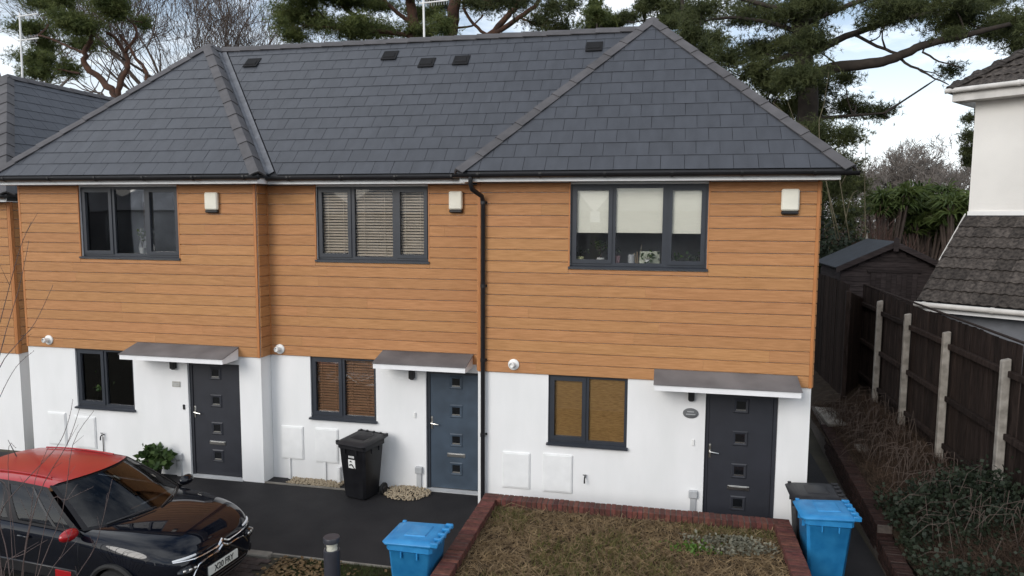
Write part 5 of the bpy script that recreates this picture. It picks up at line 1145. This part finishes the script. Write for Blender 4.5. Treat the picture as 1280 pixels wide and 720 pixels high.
# the great dark pine at the right
pine('pine_tree', 'great dark pine with long horizontal limb reaching over the neighbouring roof', 14.5,
     [([(1022, 420), (1016, 300), (1012, 200), (1008, 110), (1000, 40), (996, -60)], .42, .26),
      ([(1006, 98, 0), (1040, 85, -.5), (1085, 80, -1), (1120, 72, -1.3), (1152, 57, -1.6), (1182, 50, -1.8), (1215, 42, -2), (1262, 30, -2)], .20, .06),
      ([(1004, 70), (1040, 54), (1078, 38), (1120, 26), (1160, 16)], .14, .05), ([(1070, 44), (1105, 62, -.7), (1132, 68, -1.3)], .05, .04), ([(1122, 72, -1.3), (1146, 86, -1.4), (1168, 98, -1.5), (1186, 106, -1.5)], .045, .015), ([(1146, 86, -1.4), (1170, 92, -1.4), (1182, 98, -1.4)], .02, .01),
      ([(1152, 57, -1.6), (1166, 74, -1.6), (1200, 84, -1.6)], .04, .015), ([(1003, 66), (965, 78), (930, 96), (905, 110)], .13, .05), ([(1000, 40), (960, 28), (915, 22), (880, 26)], .09, .03), ([(998, 20), (950, 4), (900, -4), (860, -2)], .09, .03),
      ([(1010, 150), (1046, 146), (1085, 143), (1106, 141)], .07, .02), ([(1012, 190), (985, 165), (960, 140)], .07, .03), ([(1014, 230), (1045, 215), (1065, 200)], .06, .02), ([(1005, 30), (1050, 10), (1100, -6), (1150, -10)], .10, .05)],
     [(880, 20, 22, 6), (905, 12, 28, 7), (925, 26, 26, 7), (945, 8, 30, 8), (975, 22, 34, 14), (1000, 10, 34, 16), (1040, 10, 36, 12), (1080, 6, 34, 10), (1090, 26, 26, 8), (1120, 14, 30, 12), (1150, 22, 22, 12), (1175, 26, 26, 14), (1205, 24, 28, 16), (1240, 28, 30, 18), (1270, 36, 22, 18), (1225, 4, 50, 12), (1268, 58, 16, 10), (1190, 44, 14, 6),
      (980, 60, 34, 18), (1012, 62, 30, 20), (1005, 92, 34, 18), (970, 100, 34, 16), (935, 88, 26, 12), (908, 76, 22, 12), (1030, 112, 26, 16), (985, 128, 34, 18), (1018, 140, 30, 16), (950, 118, 26, 14), (1052, 132, 18, 8), (1076, 142, 22, 5), (1100, 141, 12, 3),
      (990, 168, 36, 20), (1030, 170, 28, 16), (1054, 170, 18, 10), (1015, 205, 34, 20), (1050, 205, 22, 16), (1035, 240, 30, 20), (1066, 232, 14, 14), (1050, 268, 22, 16), (1186, 88, 10, 4), (1005, 40, 16, 26), (1010, 120, 14, 26), (1012, 180, 14, 26), (1014, 235, 14, 20), (970, 150, 26, 14), (940, 60, 26, 8), (1060, 100, 14, 8)], M_NEEDLED, M_BARKD, dens=.62, dY=2.2)
pine('pine_tree', 'dark conifer edge showing beside the neighbouring pale wall', 24, [([(1222, 300), (1220, 200), (1218, 110)], .15, .05)], [(1212, 152, 6, 4), (1210, 170, 8, 4), (1211, 188, 7, 5), (1216, 205, 8, 6)], M_NEEDLED, M_BARKD, dens=.8, minf=.2, dY=.6, L=.26, W=.028)
# bare trees
s_ = at(238, 118, 24); bare_tree('bare_tree', 'bare grey tree with fine twigs behind the left hip roof', (s_.x, 24, 0), 16, .24, 5, 5, n=4, spread=.6, up=.16, minr=.011, fork=.5, mat=M_TWIGD)
s_ = at(190, 118, 22); bare_tree('bare_tree', 'dark bare tree between the left pine and the left hip', (s_.x, 22, 0), 14, .24, 6, 9, n=4, spread=.6, up=.12, minr=.010, fork=.5, mat=M_TWIGD)
s_ = at(292, 118, 30); bare_tree('bare_tree', 'pale bare tree thinning out towards the ridge end', (s_.x, 30, 0), 16, .2, 5, 15, n=4, spread=.6, up=.16, minr=.010, fork=.48)
s_ = at(8, 118, 26); bare_tree('bare_tree', 'bare tree behind the aerial at the far left roof', (s_.x, 26, 0), 19, .26, 5, 21, n=4, spread=.65, up=.12, minr=.011, fork=.4)
s_ = at(1158, 262, 44); bare_tree('bare_tree', 'round-headed bare tree above the green hedge', (s_.x, 44, 0), 8.7, .26, 7, 33, n=5, spread=.75, up=.10, minr=.013, fork=.34)
s_ = at(1100, 262, 48); bare_tree('bare_tree', 'bare tree beside the dark pine behind the hedge', (s_.x, 48, 0), 8.6, .24, 6, 41, n=5, spread=.7, up=.10, minr=.014, fork=.36)
# yellowish bare stems in front of the great pine
o = thing('bare_sapling', at(1060, 300, 11), 'thin pale leafless stems before the dark pine at the eaves', 'tree'); mb = MB()
for pts in ([(1046, 300), (1024, 170), (1030, 130), (1036, 90)], [(1062, 300), (1046, 200), (1050, 190), (1060, 212)], [(1050, 300), (1018, 175), (990, 150), (966, 128)], [(1052, 230), (1066, 205), (1082, 200)], [(1040, 200), (1010, 190), (985, 128)], [(1056, 280), (1064, 246), (1072, 238)], [(1082, 300), (1081, 230), (1083, 170)]):
    mb.tube(smooth_path([at(a, b, 11+rnd.uniform(-.4, .4)) for a, b in pts], 3), np.linspace(.016, .007, (len(pts)-1)*3+1), 5)
mb.build('stem', pm('lichen_bark', (.10, .085, .05), .9, .3, 5), o, 'all')
# strap-leaved evergreens (hedge) and brown shrubs behind the shed
for i, (px, py, hw, hh) in enumerate(((1112, 255, 20, 16), (1140, 252, 24, 18), (1172, 254, 24, 18), (1196, 262, 18, 16), (1160, 276, 24, 16), (1190, 290, 16, 16))):
    Y = 19+(i % 3)*1.2; c = at(px, py, Y); s2 = mpp(Y); o = thing('cabbage_palm', (c.x, c.y, .6), 'bushy green palm with drooping strap leaves in the hedge behind the shed', 'plant', 'palms in the hedge behind the shed'); mb = MB()
    Cs = []; Ds = []
    for k in range(22):
        h = c+Vector((rnd.uniform(-1, 1)*hw*s2, rnd.uniform(-.6, .6), rnd.uniform(-.9, .8)*hh*s2)); mb.tube([(c.x+rnd.uniform(-.3, .3), c.y, .4), (h+Vector((c.x, c.y, 1)))/2, h], [.06, .05, .04], 5)
        nn2 = 46; D = NR.normal(size=(nn2, 3)); D[:, 2] = np.abs(D[:, 2])*.5-.05; D /= np.linalg.norm(D, axis=1, keepdims=True); Cs.append(np.repeat(np.array([h]), nn2, 0)); Ds.append(D*NR.uniform(.45, .85, (nn2, 1)))
    mb.build('stem', M_TWIGD, o); C = np.concatenate(Cs); D = np.concatenate(Ds); n = len(C); sd_ = np.cross(D, NR.normal(size=(n, 3))); sd_ /= np.linalg.norm(sd_, axis=1, keepdims=True); sd_ *= .034
    mid = C+D*.6; tip = C+D; tip[:, 2] -= .22; V = np.stack([C-sd_*.5, C+sd_*.5, mid+sd_, mid-sd_, tip], 1).reshape(-1, 3); q = np.arange(n)*5
    stuff_mesh('foliage', V, np.concatenate([np.stack([q, q+1, q+2], 1), np.stack([q, q+2, q+3], 1), np.stack([q+3, q+2, q+4], 1)]), M_CORDY, o)
for i, (px, py) in enumerate(((1036, 300), (1052, 296), (1070, 298), (1090, 300))):
    Y = 14.5+(i % 2)*1.5; c = at(px, py, Y); rg = random.Random(60+i); o = thing('bare_shrub', (c.x, c.y, .5), 'twiggy reddish-brown leafless shrub behind the shed roof', 'shrub', 'leafless shrubs behind the shed'); mb = MB()
    for k in range(9): bare(mb, Vector((c.x+rg.uniform(-.4, .4), c.y+rg.uniform(-.4, .4), .5)), Vector((rg.gauss(0, .22), rg.gauss(0, .22), 1)), 1.5+.25*(i < 2), .022, 3, rg, .42, .2, (2, 4), .006)
    mb.build('twigs', pm('red_twig', (.085, .045, .036), .9, .35, 3), o)
# dense ivy-clad undergrowth and a far belt of bare woodland
n = 9000; C = np.stack([NR.uniform(6.6, 8.9, n), NR.uniform(11.5, 13.5, n), NR.uniform(.6, 5.0, n)], 1); C = C[NR.random(n) < np.clip(1.25-(C[:, 2]-3.3)/1.6-np.abs(C[:, 0]-7.4)/2.6, .03, 1)]
V, F = leaves(C, np.full(len(C), .13), flat=.1, aspect=.8); stuff_mesh('undergrowth', V, F, M_IVY, label='dark leafy undergrowth behind the house corner and shed', cat='undergrowth')
mb = MB(); rg = random.Random(77)
for i in range(150):
    x = rg.uniform(-70, 75); y = rg.uniform(55, 75); bare(mb, Vector((x, y, 0)), Vector((rg.gauss(0, .1), rg.gauss(0, .1), 1)), rg.uniform(2.2, 3.3), .10, 4, rg, .6, .15, (2, 4), .02)
tag(mb.build('far_woodland', M_TWIG, mw=Matrix()), 'far belt of leafless woodland beyond the gardens', 'woodland', kind='stuff')
n = 16000; C = np.stack([NR.uniform(-70, 75, n), NR.uniform(50, 55, n), NR.random(n)**1.4*4.2], 1); V, F = leaves(C, np.full(n, .7), flat=.1); stuff_mesh('far_hedge', V, F, M_NEEDLED, label='dark far hedge closing the gardens', cat='hedge')

# ------------------------------------------------------------------ bare sapling before the car
Ys = -5.0; b0 = at(24, 840, Ys); b0.z = 0
o = thing('young_tree', b0, 'thin leafless sapling with reddish shoots in front of the parked car', 'tree'); mb = MB(); tw = MB()
stems = [([(24, 840), (4, 740), (-14, 600), (-16, 470), (0, 403), (24, 314), (39, 278)], .012), ([(24, 840), (-6, 730), (-20, 560), (0, 443), (24, 359), (36, 302)], .011), ([(24, 840), (0, 700), (-14, 520), (0, 459), (24, 427), (44, 403), (66, 357)], .011), ([(24, 840), (-4, 690), (-16, 540), (0, 496), (20, 459), (42, 439)], .009),
         ([(24, 840), (10, 700), (0, 644), (31, 602), (70, 560), (85, 528), (91, 500)], .011), ([(24, 840), (26, 730), (47, 623), (83, 557), (99, 512)], .011), ([(24, 840), (44, 730), (78, 640), (91, 556), (117, 514)], .010), ([(24, 840), (5, 715), (31, 692), (59, 675)], .009),
         ([(24, 840), (50, 745), (64, 713), (78, 692), (92, 656)], .009), ([(24, 840), (70, 770), (97, 719), (118, 685), (131, 640), (140, 600)], .010), ([(24, 840), (30, 700), (38, 650), (44, 600), (60, 560)], .009), ([(44, 690), (60, 640), (83, 625), (116, 609)], .006), ([(-10, 600), (10, 580), (20, 560)], .006), ([(24, 840), (-20, 740), (-40, 640), (0, 600), (14, 640), (20, 700)], .006)]
mb.tube([b0-Vector((0, 0, .1)), b0+Vector((0, 0, .25))], [.03, .02], 8)
for k, (pts, r) in enumerate(stems):
    off = rnd.uniform(-.35, .35); P = smooth_path([at(a, b, Ys+off*min(1, (840-b)/150)) if i else at(24, 840, Ys)*1.0 for i, (a, b) in enumerate(pts)], 4)
    if pts[0] == (24, 840): P[0] = b0+Vector((0, 0, .2))
    mb.tube(P, np.linspace(r*.62, .002, len(P)), 5)
    for i in range(4, len(P)-2, 2):
        if rnd.random() < .45: d = (P[i+1]-P[i]).normalized(); tw.tube([P[i], P[i]+(d+Vector((rnd.gauss(0, .5), rnd.gauss(0, .4), .2))).normalized()*rnd.uniform(.06, .28)], [.0026, .0015], 3)
    for i in range(2, len(P)): tw.tube([P[i], P[i]+Vector((rnd.gauss(0, .005), 0, .011))], [.0035, .0015], 4)
mb.build('stem', M_SAP, o, 'all'); tag(tw.build('twigs', M_SAP, o), kind='stuff')

# pale houses across the street, behind the camera (met only as reflections in the windows and the car)
mb = MB(); x = -58
while x < 60:
    wd_ = rnd.uniform(8, 11); y1 = -44+rnd.uniform(-1.5, 1.5); he = rnd.uniform(4.9, 5.4)
    mb.box(x, x+wd_, y1-8, y1, 0, he); mb.hexa([(x-.3, y1-8.3, he+.005), (x+wd_+.3, y1-8.3, he+.005), (x+wd_+.3, y1+.3, he+.005), (x-.3, y1+.3, he+.005)], [(x+1.5, y1-4.1, he+2.6), (x+wd_-1.5, y1-4.1, he+2.6), (x+wd_-1.5, y1-3.9, he+2.6), (x+1.5, y1-3.9, he+2.6)])
    for zz0 in (.9, 3.3):
        for k in range(3): mb.box(x+1+k*wd_/3.2, x+2.4+k*wd_/3.2, y1+.001, y1+.06, zz0, zz0+1.2)
    x += wd_+rnd.uniform(.5, 3)
tag(mb.build('street_houses', pm('street_render', (.50, .50, .52), .8, .4, .35), mw=Matrix()), 'row of pale houses across the street', 'houses', kind='stuff')
